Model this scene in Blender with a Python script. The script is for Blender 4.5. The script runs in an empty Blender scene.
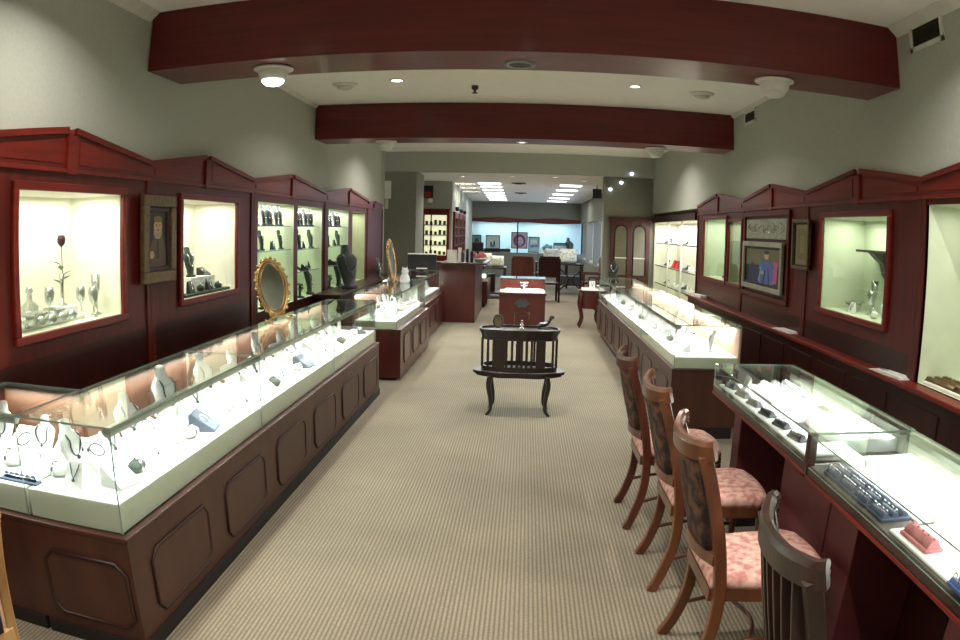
import bpy, bmesh, math, random
from mathutils import Vector, Matrix
random.seed(7)
PI = math.pi
COL = bpy.context.scene.collection

# ------------------------------------------------------------------ materials
def nm(name):
    m = bpy.data.materials.new(name); m.use_nodes = True
    nt = m.node_tree; nt.nodes.clear()
    out = nt.nodes.new('ShaderNodeOutputMaterial')
    return m, nt, out
def srgb(c):
    return tuple(((x/255)/12.92 if x/255 <= .04045 else ((x/255+.055)/1.055)**2.4) for x in c)
def pbr(name, c1, c2=None, rough=.5, metal=0., scale=(8, 8, 8), bump=0., detail=4, spec=.5, emit=None, estr=0., lo=.3, hi=.7, coat=0., sheen=0.):
    m, nt, out = nm(name)
    b = nt.nodes.new('ShaderNodeBsdfPrincipled'); nt.links.new(b.outputs[0], out.inputs[0])
    b.inputs['Roughness'].default_value = rough; b.inputs['Metallic'].default_value = metal
    b.inputs['Specular IOR Level'].default_value = spec
    b.inputs['Coat Weight'].default_value = coat; b.inputs['Coat Roughness'].default_value = .15
    b.inputs['Sheen Weight'].default_value = sheen
    c1 = srgb(c1); c2 = srgb(c2) if c2 else tuple(x*.85 for x in c1)
    tc = nt.nodes.new('ShaderNodeTexCoord'); mp = nt.nodes.new('ShaderNodeMapping')
    mp.inputs['Scale'].default_value = scale
    nt.links.new(tc.outputs['Object'], mp.inputs[0])
    n = nt.nodes.new('ShaderNodeTexNoise'); n.inputs['Scale'].default_value = 1; n.inputs['Detail'].default_value = detail
    nt.links.new(mp.outputs[0], n.inputs['Vector'])
    r = nt.nodes.new('ShaderNodeValToRGB')
    r.color_ramp.elements[0].position = lo; r.color_ramp.elements[1].position = hi
    r.color_ramp.elements[0].color = (*c2, 1); r.color_ramp.elements[1].color = (*c1, 1)
    nt.links.new(n.outputs['Fac'], r.inputs[0]); nt.links.new(r.outputs[0], b.inputs['Base Color'])
    if bump:
        bp = nt.nodes.new('ShaderNodeBump'); bp.inputs['Strength'].default_value = bump; bp.inputs['Distance'].default_value = .01
        nt.links.new(n.outputs['Fac'], bp.inputs['Height']); nt.links.new(bp.outputs[0], b.inputs['Normal'])
    if emit:
        b.inputs['Emission Color'].default_value = (*srgb(emit), 1); b.inputs['Emission Strength'].default_value = estr
    return m
def emis(name, c, s):
    m, nt, out = nm(name)
    e = nt.nodes.new('ShaderNodeEmission'); e.inputs[0].default_value = (*srgb(c), 1); e.inputs[1].default_value = s
    nt.links.new(e.outputs[0], out.inputs[0]); return m
def glassm(name, tint=(236, 244, 240), base=.035, mult=.85, rough=.0):
    m, nt, out = nm(name)
    t = nt.nodes.new('ShaderNodeBsdfTransparent'); t.inputs[0].default_value = (*srgb(tint), 1)
    g = nt.nodes.new('ShaderNodeBsdfGlossy'); g.inputs['Roughness'].default_value = rough
    g.inputs[0].default_value = (1, 1, 1, 1)
    lw = nt.nodes.new('ShaderNodeLayerWeight'); lw.inputs[0].default_value = .5
    p = nt.nodes.new('ShaderNodeMath'); p.operation = 'POWER'; p.inputs[1].default_value = 4
    nt.links.new(lw.outputs['Facing'], p.inputs[0])
    q = nt.nodes.new('ShaderNodeMath'); q.operation = 'MULTIPLY_ADD'; q.inputs[1].default_value = mult; q.inputs[2].default_value = base
    nt.links.new(p.outputs[0], q.inputs[0])
    mx = nt.nodes.new('ShaderNodeMixShader')
    nt.links.new(q.outputs[0], mx.inputs[0]); nt.links.new(t.outputs[0], mx.inputs[1]); nt.links.new(g.outputs[0], mx.inputs[2])
    nt.links.new(mx.outputs[0], out.inputs[0]); return m

def carpet_mat():
    m, nt, out = nm('ribbed_carpet')
    N = nt.nodes.new; L = nt.links.new
    b = N('ShaderNodeBsdfPrincipled'); b.inputs['Roughness'].default_value = .95; b.inputs['Specular IOR Level'].default_value = .1
    b.inputs['Sheen Weight'].default_value = .15
    L(b.outputs[0], out.inputs[0])
    tc = N('ShaderNodeTexCoord'); sp = N('ShaderNodeSeparateXYZ'); L(tc.outputs['Object'], sp.inputs[0])
    mu = N('ShaderNodeMath'); mu.operation = 'MULTIPLY'; mu.inputs[1].default_value = 2*PI/.021; L(sp.outputs[0], mu.inputs[0])
    si = N('ShaderNodeMath'); si.operation = 'SINE'; L(mu.outputs[0], si.inputs[0])
    ms = N('ShaderNodeMapRange'); ms.inputs[1].default_value = -1; ms.inputs[2].default_value = .6; L(si.outputs[0], ms.inputs[0])
    # tuft rows across the ribs
    mp = N('ShaderNodeMapping'); mp.inputs['Scale'].default_value = (50, 90, 50); L(tc.outputs['Object'], mp.inputs[0])
    n = N('ShaderNodeTexNoise'); n.inputs['Scale'].default_value = 1; n.inputs['Detail'].default_value = 3; L(mp.outputs[0], n.inputs['Vector'])
    n2 = N('ShaderNodeTexNoise'); n2.inputs['Scale'].default_value = 1.3; n2.inputs['Detail'].default_value = 5; L(tc.outputs['Object'], n2.inputs['Vector'])
    ad = N('ShaderNodeMath'); ad.operation = 'MULTIPLY'; L(ms.outputs[0], ad.inputs[0])
    nr = N('ShaderNodeMapRange'); nr.inputs[1].default_value = .3; nr.inputs[2].default_value = .6; nr.inputs[3].default_value = .45; L(n.outputs[0], nr.inputs[0])
    L(nr.outputs[0], ad.inputs[1])
    mx = N('ShaderNodeMix'); mx.data_type = 'RGBA'
    mx.inputs[6].default_value = (*srgb((100, 90, 74)), 1); mx.inputs[7].default_value = (*srgb((140, 130, 110)), 1)
    L(ad.outputs[0], mx.inputs[0])
    m2 = N('ShaderNodeMix'); m2.data_type = 'RGBA'; m2.blend_type = 'MULTIPLY'; m2.inputs[0].default_value = 1
    r2 = N('ShaderNodeMapRange'); r2.inputs[1].default_value = .35; r2.inputs[2].default_value = .65; r2.inputs[3].default_value = .84; r2.inputs[4].default_value = 1.04
    L(n2.outputs[0], r2.inputs[0]); L(mx.outputs[2], m2.inputs[6])
    cr = N('ShaderNodeCombineColor'); L(r2.outputs[0], cr.inputs[0]); L(r2.outputs[0], cr.inputs[1]); L(r2.outputs[0], cr.inputs[2]); L(cr.outputs[0], m2.inputs[7])
    L(m2.outputs[2], b.inputs['Base Color'])
    bp = N('ShaderNodeBump'); bp.inputs['Strength'].default_value = .5; bp.inputs['Distance'].default_value = .004; L(ad.outputs[0], bp.inputs['Height']); L(bp.outputs[0], b.inputs['Normal'])
    return m

M = {}
M['carpet'] = carpet_mat()
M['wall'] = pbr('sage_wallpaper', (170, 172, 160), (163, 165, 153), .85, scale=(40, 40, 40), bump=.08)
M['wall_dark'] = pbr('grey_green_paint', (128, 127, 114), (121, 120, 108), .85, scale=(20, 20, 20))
M['ceil'] = pbr('ceiling_paint', (250, 247, 238), (246, 243, 234), .9, scale=(6, 6, 6))
M['trim'] = pbr('cream_trim', (216, 214, 200), None, .6)
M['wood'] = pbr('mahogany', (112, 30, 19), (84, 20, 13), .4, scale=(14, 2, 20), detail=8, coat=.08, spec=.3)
M['woodv'] = pbr('mahogany_upright', (86, 22, 15), (62, 15, 10), .42, scale=(14, 16, 1.6), detail=8, coat=.03, spec=.3)  # darker than the pediment wood: downlight fall-off put into the colour
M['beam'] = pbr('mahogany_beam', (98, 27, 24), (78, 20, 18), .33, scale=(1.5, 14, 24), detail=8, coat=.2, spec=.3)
M['wooddark'] = pbr('dark_and_shaded_mahogany', (50, 18, 13), (36, 12, 9), .35, scale=(14, 12, 2), detail=8, coat=.05, spec=.3)
M['base'] = pbr('case_base_wood', (72, 38, 26), (57, 28, 19), .42, scale=(12, 10, 2.5), detail=8)
M['groove'] = pbr('dark_groove', (44, 18, 12), None, .5)
M['woodcase'] = pbr('case_mahogany', (74, 25, 18), (56, 18, 13), .32, scale=(14, 12, 2), detail=8, coat=.15)
M['kick'] = pbr('black_kick', (24, 14, 11), None, .6)
M['chair'] = pbr('chair_wood', (108, 62, 35), (74, 39, 20), .3, scale=(18, 18, 3), detail=8, coat=.4)
M['honey'] = pbr('honey_wood', (196, 156, 98), (150, 108, 62), .35, scale=(18, 18, 3), detail=8, coat=.3)
M['chair_red'] = pbr('red_chair_wood', (84, 38, 24), (58, 24, 14), .3, scale=(18, 18, 3), detail=8, coat=.4)
M['chair_dark'] = pbr('dark_chair_wood', (50, 30, 22), (32, 19, 14), .35, scale=(18, 18, 3), detail=8, coat=.4)
M['black_wood'] = pbr('ebony_wood', (42, 24, 18), (26, 14, 11), .3, scale=(12, 12, 3), coat=.3)
M['fabric'] = pbr('pink_damask', (212, 172, 156), (176, 116, 108), .9, scale=(26, 26, 26), bump=.25, detail=2, lo=.38, hi=.6)
M['fabric_dark'] = pbr('dark_tapestry', (96, 62, 40), (38, 24, 18), .9, scale=(22, 22, 22), bump=.2, detail=2, lo=.42, hi=.62)
M['glass'] = glassm('case_glass', (241, 245, 242))
M['glass_top'] = glassm('case_top_glass', (236, 241, 238), .05, .8)
M['pane'] = glassm('window_glass', (244, 248, 244), .03, .5)
M['crystal'] = glassm('crystal', (214, 220, 216), .3, .9, .05)
M['edge'] = pbr('glass_edge', (138, 156, 146), (116, 136, 126), .15)
M['velvet'] = pbr('white_velvet', (246, 246, 244), (238, 238, 236), .9)
M['deck'] = pbr('white_deck', (244, 244, 242), (238, 238, 236), .8)
M['band'] = pbr('pale_green_band', (222, 222, 204), (212, 213, 194), .6)
M['metal'] = pbr('brushed_metal', (150, 155, 145), (120, 126, 118), .3, 1., scale=(4, 4, 80))
M['chrome'] = pbr('silver', (225, 225, 225), None, .12, 1.)
M['chain'] = pbr('dark_silver', (110, 115, 120), (60, 64, 70), .3, .8, scale=(200, 200, 200))
M['gold'] = pbr('gold_leaf', (226, 196, 140), (170, 128, 76), .25, .85, scale=(40, 40, 40))
M['bronze'] = pbr('bronze_frame', (110, 92, 58), (78, 62, 38), .4, .5, scale=(30, 30, 30))
M['mirror'] = pbr('mirror_glass', (200, 205, 200), None, .02, 1.)
M['cream'] = pbr('niche_cream', (242, 238, 222), (236, 232, 216), .8)
M['green'] = pbr('niche_green', (200, 210, 182), (192, 203, 174), .8)
M['green2'] = pbr('niche_deep_green', (160, 168, 132), (148, 158, 122), .8)
M['black'] = pbr('black_plastic', (18, 18, 20), None, .4)
M['bustblack'] = pbr('black_velvet', (22, 28, 26), (14, 20, 18), .8, sheen=.3)
M['bustgrey'] = pbr('green_grey_velvet', (62, 78, 70), (40, 52, 46), .8)
M['white'] = pbr('white_plastic', (228, 226, 218), None, .45)
M['porcelain'] = pbr('porcelain', (240, 242, 246), None, .12)
M['lamp'] = emis('lamp_lens', (255, 252, 240), 14)
M['lampdim'] = emis('dim_lens', (226, 232, 255), 5)
M['tube'] = emis('fluorescent', (255, 255, 255), 5)
M['strip'] = emis('case_light_strip', (250, 255, 255), 6)
M['vent'] = pbr('vent_dark', (52, 48, 40), None, .6)
M['rose'] = pbr('dark_rose', (60, 14, 18), None, .7)
M['leaf'] = pbr('leaf_green', (60, 92, 40), None, .7)
M['skyback'] = pbr('pale_blue_backdrop', (206, 228, 236), (196, 220, 230), .8)
M['red'] = pbr('signal_red', (170, 30, 26), None, .5)
M['pinkcloth'] = pbr('pink_tissue', (196, 120, 124), (170, 92, 98), .8, scale=(30, 30, 30), bump=.3)
M['tray_blue'] = pbr('blue_grey_tray', (70, 84, 104), (50, 60, 78), .6)
M['outside'] = emis('daylight_outside', (200, 220, 255), 3)
M['paper'] = pbr('paper', (225, 222, 214), None, .7)
M['plaque'] = pbr('pewter_plaque', (150, 150, 130), (128, 128, 110), .45, .2)
M['brassy'] = pbr('bracelet_gold', (150, 116, 70), (80, 58, 36), .35, .8, scale=(90, 90, 90))
for k_, c_ in dict(p_dark=(34, 24, 18), p_sepia=(112, 84, 56), p_skin=(176, 140, 100), p_beard=(150, 130, 104), p_coat=(80, 62, 46), p_blue=(70, 92, 150), p_navy=(26, 34, 66), p_pale=(186, 196, 214), p_mag=(170, 70, 130), p_purple=(86, 52, 120), p_pink=(224, 190, 214), p_white=(232, 234, 240), p_tan=(122, 108, 76), p_olive=(96, 92, 64), p_teal=(96, 140, 160), p_green=(60, 100, 80)).items():
    M[k_] = pbr('picture_'+k_[2:], c_, None, .5, scale=(20, 20, 20))

# ------------------------------------------------------------------ mesh helpers
class MB:
    def __init__(s, o=(0, 0, 0)):
        s.bm = bmesh.new(); s.o = Vector(o); s.mi = 0; s.mats = []
    def use(s, m):
        if m not in s.mats: s.mats.append(m)
        s.mi = s.mats.index(m); return s
    def v(s, p): return s.bm.verts.new(Vector(p)-s.o)
    def f(s, vs, sm=False):
        try:
            f = s.bm.faces.new(vs); f.material_index = s.mi; f.smooth = sm; return f
        except ValueError: return None
    def quad(s, *ps): return s.f([s.v(p) for p in ps])
    def box(s, x0, x1, y0, y1, z0, z1, bev=0.):
        if x0 > x1: x0, x1 = x1, x0
        if y0 > y1: y0, y1 = y1, y0
        if z0 > z1: z0, z1 = z1, z0
        v = [s.v(p) for p in ((x0,y0,z0),(x1,y0,z0),(x1,y1,z0),(x0,y1,z0),(x0,y0,z1),(x1,y0,z1),(x1,y1,z1),(x0,y1,z1))]
        fs = [s.f([v[i] for i in q]) for q in ((3,2,1,0),(4,5,6,7),(0,1,5,4),(1,2,6,5),(2,3,7,6),(3,0,4,7))]
        if bev:
            es = {e for f in fs for e in f.edges}
            bmesh.ops.bevel(s.bm, geom=list(es), offset=bev, segments=2, affect='EDGES', profile=.5, material=s.mi)
        return s
    def prism(s, pts, axis, a, b, sm=False):
        """polygon pts in the plane of the other two axes (order xyz minus axis), extruded from a to b"""
        def mk(p, t):
            l = list(p); l.insert('xyz'.index(axis), t); return l
        A = [s.v(mk(p, a)) for p in pts]; B = [s.v(mk(p, b)) for p in pts]
        n = len(pts)
        s.f(A[::-1]); s.f(B)
        for i in range(n): s.f([A[i], A[(i+1) % n], B[(i+1) % n], B[i]], sm)
        return s
    def rings(s, R, cap=True, sm=True, closed=False):
        """R list of rings of points"""
        V = [[s.v(p) for p in r] for r in R]; n = len(R[0])
        for i in range(len(V)-1):
            for j in range(n): s.f([V[i][j], V[i][(j+1) % n], V[i+1][(j+1) % n], V[i+1][j]], sm)
        if closed:
            for j in range(n): s.f([V[-1][j], V[-1][(j+1) % n], V[0][(j+1) % n], V[0][j]], sm)
        elif cap: s.f(V[0][::-1]); s.f(V[-1])
        return s
    def lathe(s, prof, c=(0, 0, 0), seg=16, sx=1., sy=1., cap=True):
        R = [[(c[0]+max(r, 1e-4)*math.cos(2*PI*j/seg)*sx, c[1]+max(r, 1e-4)*math.sin(2*PI*j/seg)*sy, c[2]+z) for j in range(seg)] for r, z in prof]
        return s.rings(R, cap)
    def tube(s, path, r, seg=8, closed=False, flat=1.):
        P = [Vector(p) for p in path]; n = len(P); rr = r if isinstance(r, (list, tuple)) else [r]*n
        R = []; prev = None
        for i in range(n):
            if closed: t = (P[(i+1) % n]-P[i-1])
            else: t = P[min(i+1, n-1)]-P[max(i-1, 0)]
            t.normalize()
            if prev is None:
                u = t.cross(Vector((0, 0, 1)));
                if u.length < .1: u = t.cross(Vector((0, 1, 0)))
            else: u = prev-t*prev.dot(t)
            u.normalize(); prev = u; w = t.cross(u)
            R.append([P[i]+(u*math.cos(2*PI*j/seg)+w*math.sin(2*PI*j/seg)*flat)*rr[i] for j in range(seg)])
        return s.rings(R, True, True, closed)
    def sweep(s, path, prof, up=(0, 0, 1), closed=False):
        """prof: (side, up) offsets; side = tangent x up"""
        P = [Vector(p) for p in path]; n = len(P); R = []
        for i in range(n):
            t = (P[(i+1) % n]-P[i-1]) if closed else P[min(i+1, n-1)]-P[max(i-1, 0)]
            t.normalize(); u = Vector(up); u = (u-t*u.dot(t)).normalized(); w = t.cross(u)
            R.append([P[i]+w*a+u*b for a, b in prof])
        return s.rings(R, True, False, closed)
    def ball(s, c, r, seg=10, sx=1, sy=1, sz=1):
        n = max(4, seg//2+1)
        return s.lathe([(r*math.sin(PI*i/n), -r*sz*math.cos(PI*i/n)) for i in range(n+1)], c, seg, sx, sy)
    def build(s, name, mat=None, parent=None, loc=None):
        me = bpy.data.meshes.new(name)
        bmesh.ops.recalc_face_normals(s.bm, faces=s.bm.faces[:])
        s.bm.to_mesh(me); s.bm.free()
        for m in (s.mats if s.mats else [mat]): me.materials.append(M[m])
        o = bpy.data.objects.new(name, me); COL.objects.link(o)
        if parent is not None: o.parent = parent
        elif loc is not None: o.location = loc
        else: o.location = s.o
        return o
def tag(o, label, cat, group=None, kind=None):
    o['label'] = label; o['category'] = cat
    if group: o['group'] = group
    if kind: o['kind'] = kind
    return o
def thing(name, label, cat, loc=(0, 0, 0), rz=0, group=None):
    o = bpy.data.objects.new(name, None); COL.objects.link(o); o.empty_display_size = .05
    o.location = loc; o.rotation_euler = (0, 0, rz); return tag(o, label, cat, group)
def struct(name, mb, mat, parent=None):
    o = mb.build(name, mat, parent)
    if parent is None: o['kind'] = 'structure'
    return o
KIDS = {}
def kids(o):
    if o.name not in KIDS: KIDS[o.name] = list(o.children)
    return KIDS[o.name]
def dup(root, loc, rz, label, group=None, scale=None, cat=None):
    r = root.copy(); COL.objects.link(r); r.location = loc; r.rotation_euler = (0, 0, rz)
    r['label'] = label
    if group: r['group'] = group
    if cat: r['category'] = cat
    if scale: r.scale = (scale,)*3 if not isinstance(scale, tuple) else scale
    for ch in kids(root):
        c = ch.copy(); COL.objects.link(c); c.parent = r
        for g in kids(ch):
            d = g.copy(); COL.objects.link(d); d.parent = c
    return r
GAIN = dict(counter_light=.85, downlight=.4, niche_light=.6, shelf_light=.8, fluorescent_light=.45, window_light=.7, uplight=1, case_light=1.9)
def lamp(name, kind, loc, energy, color=(1, .95, .88), size=.1, size_y=None, rot=(0, 0, 0), spot=None, spread=None, blend=.5):
    L = bpy.data.lights.new(name, kind); L.energy = energy*GAIN.get(name, 1.); L.color = color
    if kind == 'AREA':
        L.size = size
        if size_y: L.shape = 'RECTANGLE'; L.size_y = size_y
        else: L.shape = 'DISK'
        if spread: L.spread = spread
    elif kind == 'SPOT': L.shadow_soft_size = size; L.spot_size = spot or 1.5; L.spot_blend = blend
    else: L.shadow_soft_size = size
    o = bpy.data.objects.new(name, L); COL.objects.link(o); o.location = loc; o.rotation_euler = rot; return o
ORD = 'first second third fourth fifth sixth seventh eighth ninth tenth eleventh twelfth thirteenth fourteenth fifteenth sixteenth seventeenth eighteenth nineteenth twentieth'.split()

# ------------------------------------------------------------------ dimensions
W = 2.5; WR = 2.46; ZC = 3.15; ZB = 2.73; ZF = 2.77; YB = -2.2

# ------------------------------------------------------------------ setting
mb = MB(); mb.box(-3.3, 3.3, YB, 27.2, -.1, 0); struct('floor', mb, 'carpet')
mb = MB(); mb.box(-3.3, 3.3, YB, 13.35, ZC, ZC+.1); struct('ceiling', mb, 'ceil')
mb = MB(); mb.box(-3.3, 3.3, 13.35, 27.2, ZF, ZF+.1); struct('ceiling_far', mb, 'ceil')
mb = MB(); mb.box(-3.2, -3.05, YB, 13.2, 0, 2.02); mb.box(-3.2, -W, YB, 12.2, 2.02, ZC)
mb.box(-3.2, -2.56, 12.04, 12.26, 0, 2.02); mb.lathe([(.11, 0), (.11, ZC-.001)], (-2.56, 12.15, 0), 20)
mb.box(-3.2, -2.56, 12.04, 12.26, 2.02, ZC)
struct('wall_left', mb, 'wall')
mb = MB(); mb.box(3.05, 3.2, YB, 13.5, 0, 2.02); mb.box(WR, 3.2, YB, 13.5, 2.09, ZC); struct('wall_right', mb, 'wall')
mb = MB(); mb.box(-3.2, 3.2, YB-.1, YB, 0, ZC); struct('wall_back', mb, 'wall')
mb = MB(); mb.box(-3.2, 3.2, 13.2, 13.4, ZF, ZC); struct('wall_header', mb, 'wall')
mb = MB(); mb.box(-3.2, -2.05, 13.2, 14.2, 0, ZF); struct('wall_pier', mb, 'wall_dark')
mb = MB(); mb.prism([(-3.2, 15.7), (-1.62, 15.7), (-1.95, 26.6), (-3.2, 26.6)], 'z', 0, ZF); struct('wall_far_left', mb, 'wall')
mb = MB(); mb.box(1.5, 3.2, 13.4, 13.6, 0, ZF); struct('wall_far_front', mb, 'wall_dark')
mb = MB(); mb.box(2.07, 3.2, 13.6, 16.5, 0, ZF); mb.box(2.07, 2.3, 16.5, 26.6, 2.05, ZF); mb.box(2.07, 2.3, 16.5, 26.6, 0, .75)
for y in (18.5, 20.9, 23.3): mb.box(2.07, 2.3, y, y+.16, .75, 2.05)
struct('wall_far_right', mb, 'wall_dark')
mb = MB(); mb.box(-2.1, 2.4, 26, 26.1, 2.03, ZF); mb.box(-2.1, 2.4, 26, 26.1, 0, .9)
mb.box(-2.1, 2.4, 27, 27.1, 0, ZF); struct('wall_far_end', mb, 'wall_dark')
mb = MB(); mb.box(-2.0, 2.2, 26.97, 26.99, .8, 2.1); mb.box(-2.0, 2.2, 26.02, 26.98, .86, .9); struct('window_1', mb, 'skyback')
mb = MB(); mb.box(2.62, 2.66, 16.5, 26.5, .6, 2.2); struct('window_2', mb, 'outside')
for n_, y in enumerate((16.5, 18.66, 21.06, 23.46)):
    mb = MB(); x = 2.16
    mb.box(x, x+.05, y, y+2.0, .75, .8); mb.box(x, x+.05, y, y+2, 2, 2.05); mb.box(x, x+.05, y, y+.06, .75, 2.05); mb.box(x, x+.05, y+1.0, y+1.06, .75, 2.05)
    struct('window_%d' % (n_+3), mb, 'trim')
mb = MB()
for s in (-1, 1):
    W_ = W if s < 0 else WR
    mb.prism([(s*W_, ZC-.001), (s*(W_-.07), ZC-.001), (s*(W_-.055), ZC-.02), (s*(W_-.02), ZC-.05), (s*W_, ZC-.07)], 'y', YB, 4.07)
    mb.prism([(s*W_, ZC-.001), (s*(W_-.04), ZC-.001), (s*(W_-.02), ZC-.03), (s*W_, ZC-.04)], 'y', 4.57, 8.05)
struct('trim_1', mb, 'trim')
# beams
for n_, y in enumerate((4.08, 8.05)):
    mb = MB(); mb.box(-2.49, WR+.01, y, y+.5, ZB, ZC, .006)
    o = struct('ceiling_beam', mb, 'beam')
# recessed can in first beam and small lights
def ceiling_can(loc, lit, label, r=.06, E=0, cat='ceiling light', grp=None):
    t = thing('recessed_light', label, cat, loc, 0, grp)
    mb = MB(); mb.lathe([(r*1.35, 0), (r*1.35, -.008), (r, -.012), (r*.92, 0)], (0, 0, 0), 24, cap=False); mb.build('trim_ring', 'white' if lit else 'metal', t)
    mb = MB(); mb.lathe([(r*.95, -.004), (.001, -.003)], (0, 0, 0), 20); mb.build('lens', lit or 'black', t)
    if E: lamp('downlight', 'AREA', (loc[0], loc[1], loc[2]-.02), E, size=r*1.6, spread=2.4)
    return t
def dome(loc, lit, label, r=.105):
    t = thing('dome_light', label, 'ceiling light', loc, 0, 'white bowl spotlights under the beams')
    mb = MB(); mb.lathe([(r*1.05, 0), (r*1.28, -.004), (r*1.28, -.014), (r*1.0, -.02)], seg=28); mb.build('flange', 'white', t)
    mb = MB(); mb.lathe([(r, -.016), (r*.97, -.04), (r*.86, -.07), (r*.72, -.085), (r*.6, -.088), (r*.5, -.07)], seg=28, cap=False); mb.build('bowl', 'white', t)
    mb = MB(); mb.lathe([(r*.74, -.07), (r*.68, -.1), (r*.45, -.118), (.001, -.124)], seg=20); mb.build('bulb', 'lamp' if lit else 'white', t)
    return t

ceiling_can((-.046, 4.405, ZB), None, 'dark unlit round can in the underside of the near beam', .075)
ceiling_can((-.049, 8.347, ZB), 'lampdim', 'small lit spotlight under the second beam, middle', .05, 6)
ceiling_can((-1.278, 6.787, ZC), 'lamp', 'lit recessed ceiling light between the beams, left one', .06, 45)
ceiling_can((1.068, 6.846, ZC), 'lamp', 'lit recessed ceiling light between the beams, right one', .05, 45)
dome((-1.655, 4.34, ZB), True, 'white bowl light, glowing, at the left end under the near beam')
dome((1.625, 4.36, ZB), False, 'white bowl light, unlit, at the right end under the near beam')
dome((-1.678, 8.329, ZB), False, 'white bowl light at the left end under the second beam')
dome((1.566, 8.381, ZB), False, 'white bowl light at the right end under the second beam')
for x, y, w in ((-1.838, 6.901, 'left'), (1.782, 6.942, 'right')):
    t = thing('ceiling_detector', 'flat white oval detector on the ceiling near the %s wall' % w, 'detector', (x, y, ZC))
    mb = MB(); mb.lathe([(.13, 0), (.13, -.012), (.1, -.03)], seg=24, sy=.8); mb.build('plate', 'white', t)
    mb = MB(); mb.lathe([(.08, -.028), (.075, -.05), (.05, -.06)], seg=20, sy=.8); mb.build('cover', 'trim', t)
t = thing('sprinkler', 'small dark sprinkler head on the ceiling between the beams', 'sprinkler', (-.529, 7.1, ZC))
mb = MB(); mb.lathe([(.035, 0), (.035, -.03), (.02, -.045)], seg=14); mb.build('cap', 'vent', t)
mb = MB(); mb.lathe([(.012, -.04), (.012, -.07), (.03, -.075), (.03, -.08)], seg=12); mb.build('nozzle', 'black', t)
def vent(y0, y1, z0, z1, label):
    t = thing('wall_vent', label, 'vent', (WR, (y0+y1)/2, z0), 0); o = (WR, (y0+y1)/2, z0); x = WR-.012
    mb = MB(o); mb.box(x, WR-.001, y0, y0+.035, z0, z1); mb.box(x, WR-.001, y1-.035, y1, z0, z1); mb.box(x, WR-.001, y0, y1, z0, z0+.03); mb.box(x, WR-.001, y0, y1, z1-.03, z1); mb.build('frame', 'trim', t)
    mb = MB(o); mb.box(WR-.003, WR-.001, y0+.03, y1-.03, z0+.02, z1-.02)
    n = 8
    for i in range(n):
        z = z0+.035+(z1-z0-.07)*i/(n-1); mb.quad((WR-.011, y0+.03, z-.004), (WR-.011, y1-.03, z-.004), (WR-.004, y1-.03, z+.007), (WR-.004, y0+.03, z+.007))
    mb.build('grille', 'vent', t)
vent(3.47, 3.885, 2.93, 3.13, 'white framed air vent high on the right wall before the near beam')
vent(7.19, 7.61, 2.95, 3.11, 'small white framed air vent on the right wall between the beams')

# lighting rig: rows of recessed downlights
def down(x, y, z, E, label, lit='lamp'):
    ceiling_can((x, y, z), lit, label, .055, E, grp='recessed downlights in the ceiling')
for i, y in enumerate((-.9, 1.0, 2.7)):
    for j, x in enumerate((-1.75, 0., 1.75)):
        down(x, y, ZC, 62, 'recessed downlight in the front ceiling, %s row from the entrance, %s' % (ORD[i], ('left', 'middle', 'right')[j]))
down(.0, 6.0, ZC, 75, 'recessed downlight in the ceiling between the beams, middle of the aisle', 'lampdim')
for j, x in enumerate((-1.5, 0.0, 1.5)):
    down(x, 10.3, ZC, 85, 'recessed downlight in the ceiling past the second beam, %s' % ('left', 'middle', 'right')[j])
for i, (x, y) in enumerate(((-1.24, 14.2), (-.25, 14.0), (.585, 13.9), (-.31, 16.4), (.585, 17.4), (1.2, 14.6))):
    down(x, y, ZF, 42, 'small recessed downlight in the far room ceiling, %s from the header' % ORD[i])
# fluorescent strips of the far room
for name, xs, side in (('left', (-1.07, -.57, -1.23, -.63), 'left'), ('right', (.81, 1.29, .77, 1.42), 'right')):
    n = 7 if name == 'left' else 5
    t = thing('fluorescent_fixture', 'row of bright cross strips of the %s fluorescent fixture in the far ceiling' % side, 'ceiling light', ((xs[0]+xs[1])/2, 16, ZF))
    for i in range(n):
        f = i/(n-1); y = 16.1+(24.3-16.1)*f**1.1; a = xs[0]+(xs[2]-xs[0])*f; b = xs[1]+(xs[3]-xs[1])*f
        mb = MB(((xs[0]+xs[1])/2, 16, ZF)); mb.box(a, b, y, y+.32, ZF-.02, ZF-.001); mb.build('diffuser', 'tube', t)
    for y in (17.5, 22.5): lamp('fluorescent_light', 'AREA', ((xs[0]+xs[1])/2, y, ZF-.05), 60, (1, 1, .97), 1.2, .5)
for i, (x, y) in enumerate(((-.15, 15.95), (-.13, 19.9))):
    mb = MB((x, y, ZF)); mb.box(x-.16, x+.16, y-.16, y+.16, ZF-.012, ZF-.001); mb.lathe([(.1, -.012), (.07, -.03), (.001, -.03)], (x, y, ZF), 16)
    tag(mb.build('ceiling_diffuser', 'vent'), 'dark air diffuser in the far ceiling, %s one' % ('nearer', 'farther')[i], 'vent')
t = thing('ceiling_speaker', 'small dark speaker hung under the far ceiling near the right wall', 'speaker', (1.6, 15.7, ZF-.3))
mb = MB(); mb.box(-.1, .1, -.08, .08, 0, .2, .01); mb.build('body', 'vent', t)
mb = MB(); mb.tube([(0, 0, .2), (0, 0, .3)], .012); mb.build('bracket', 'black', t)
o = (-2.16, 15.7, 2.3); t = thing('emergency_light', 'dark exit style box with red lower part and two white lamps on far left wall', 'emergency light', o)
mb = MB(); mb.box(-.11, .11, -.07, -.001, .08, .36, .01); mb.build('box', 'black', t)
mb = MB(); mb.box(-.07, .07, -.078, -.07, .1, .22); mb.build('red_panel', 'red', t)
for x, z in ((-.17, .27), (.06, .02)):
    mb = MB(); mb.ball((x, -.1, z), .06, 14); mb.build('lamp_head', 'white', t)
o = (-2.6, 13.2, 2.05); t = thing('intercom', 'white wall intercom box with lower tube on the grey pier', 'intercom', o)
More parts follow.
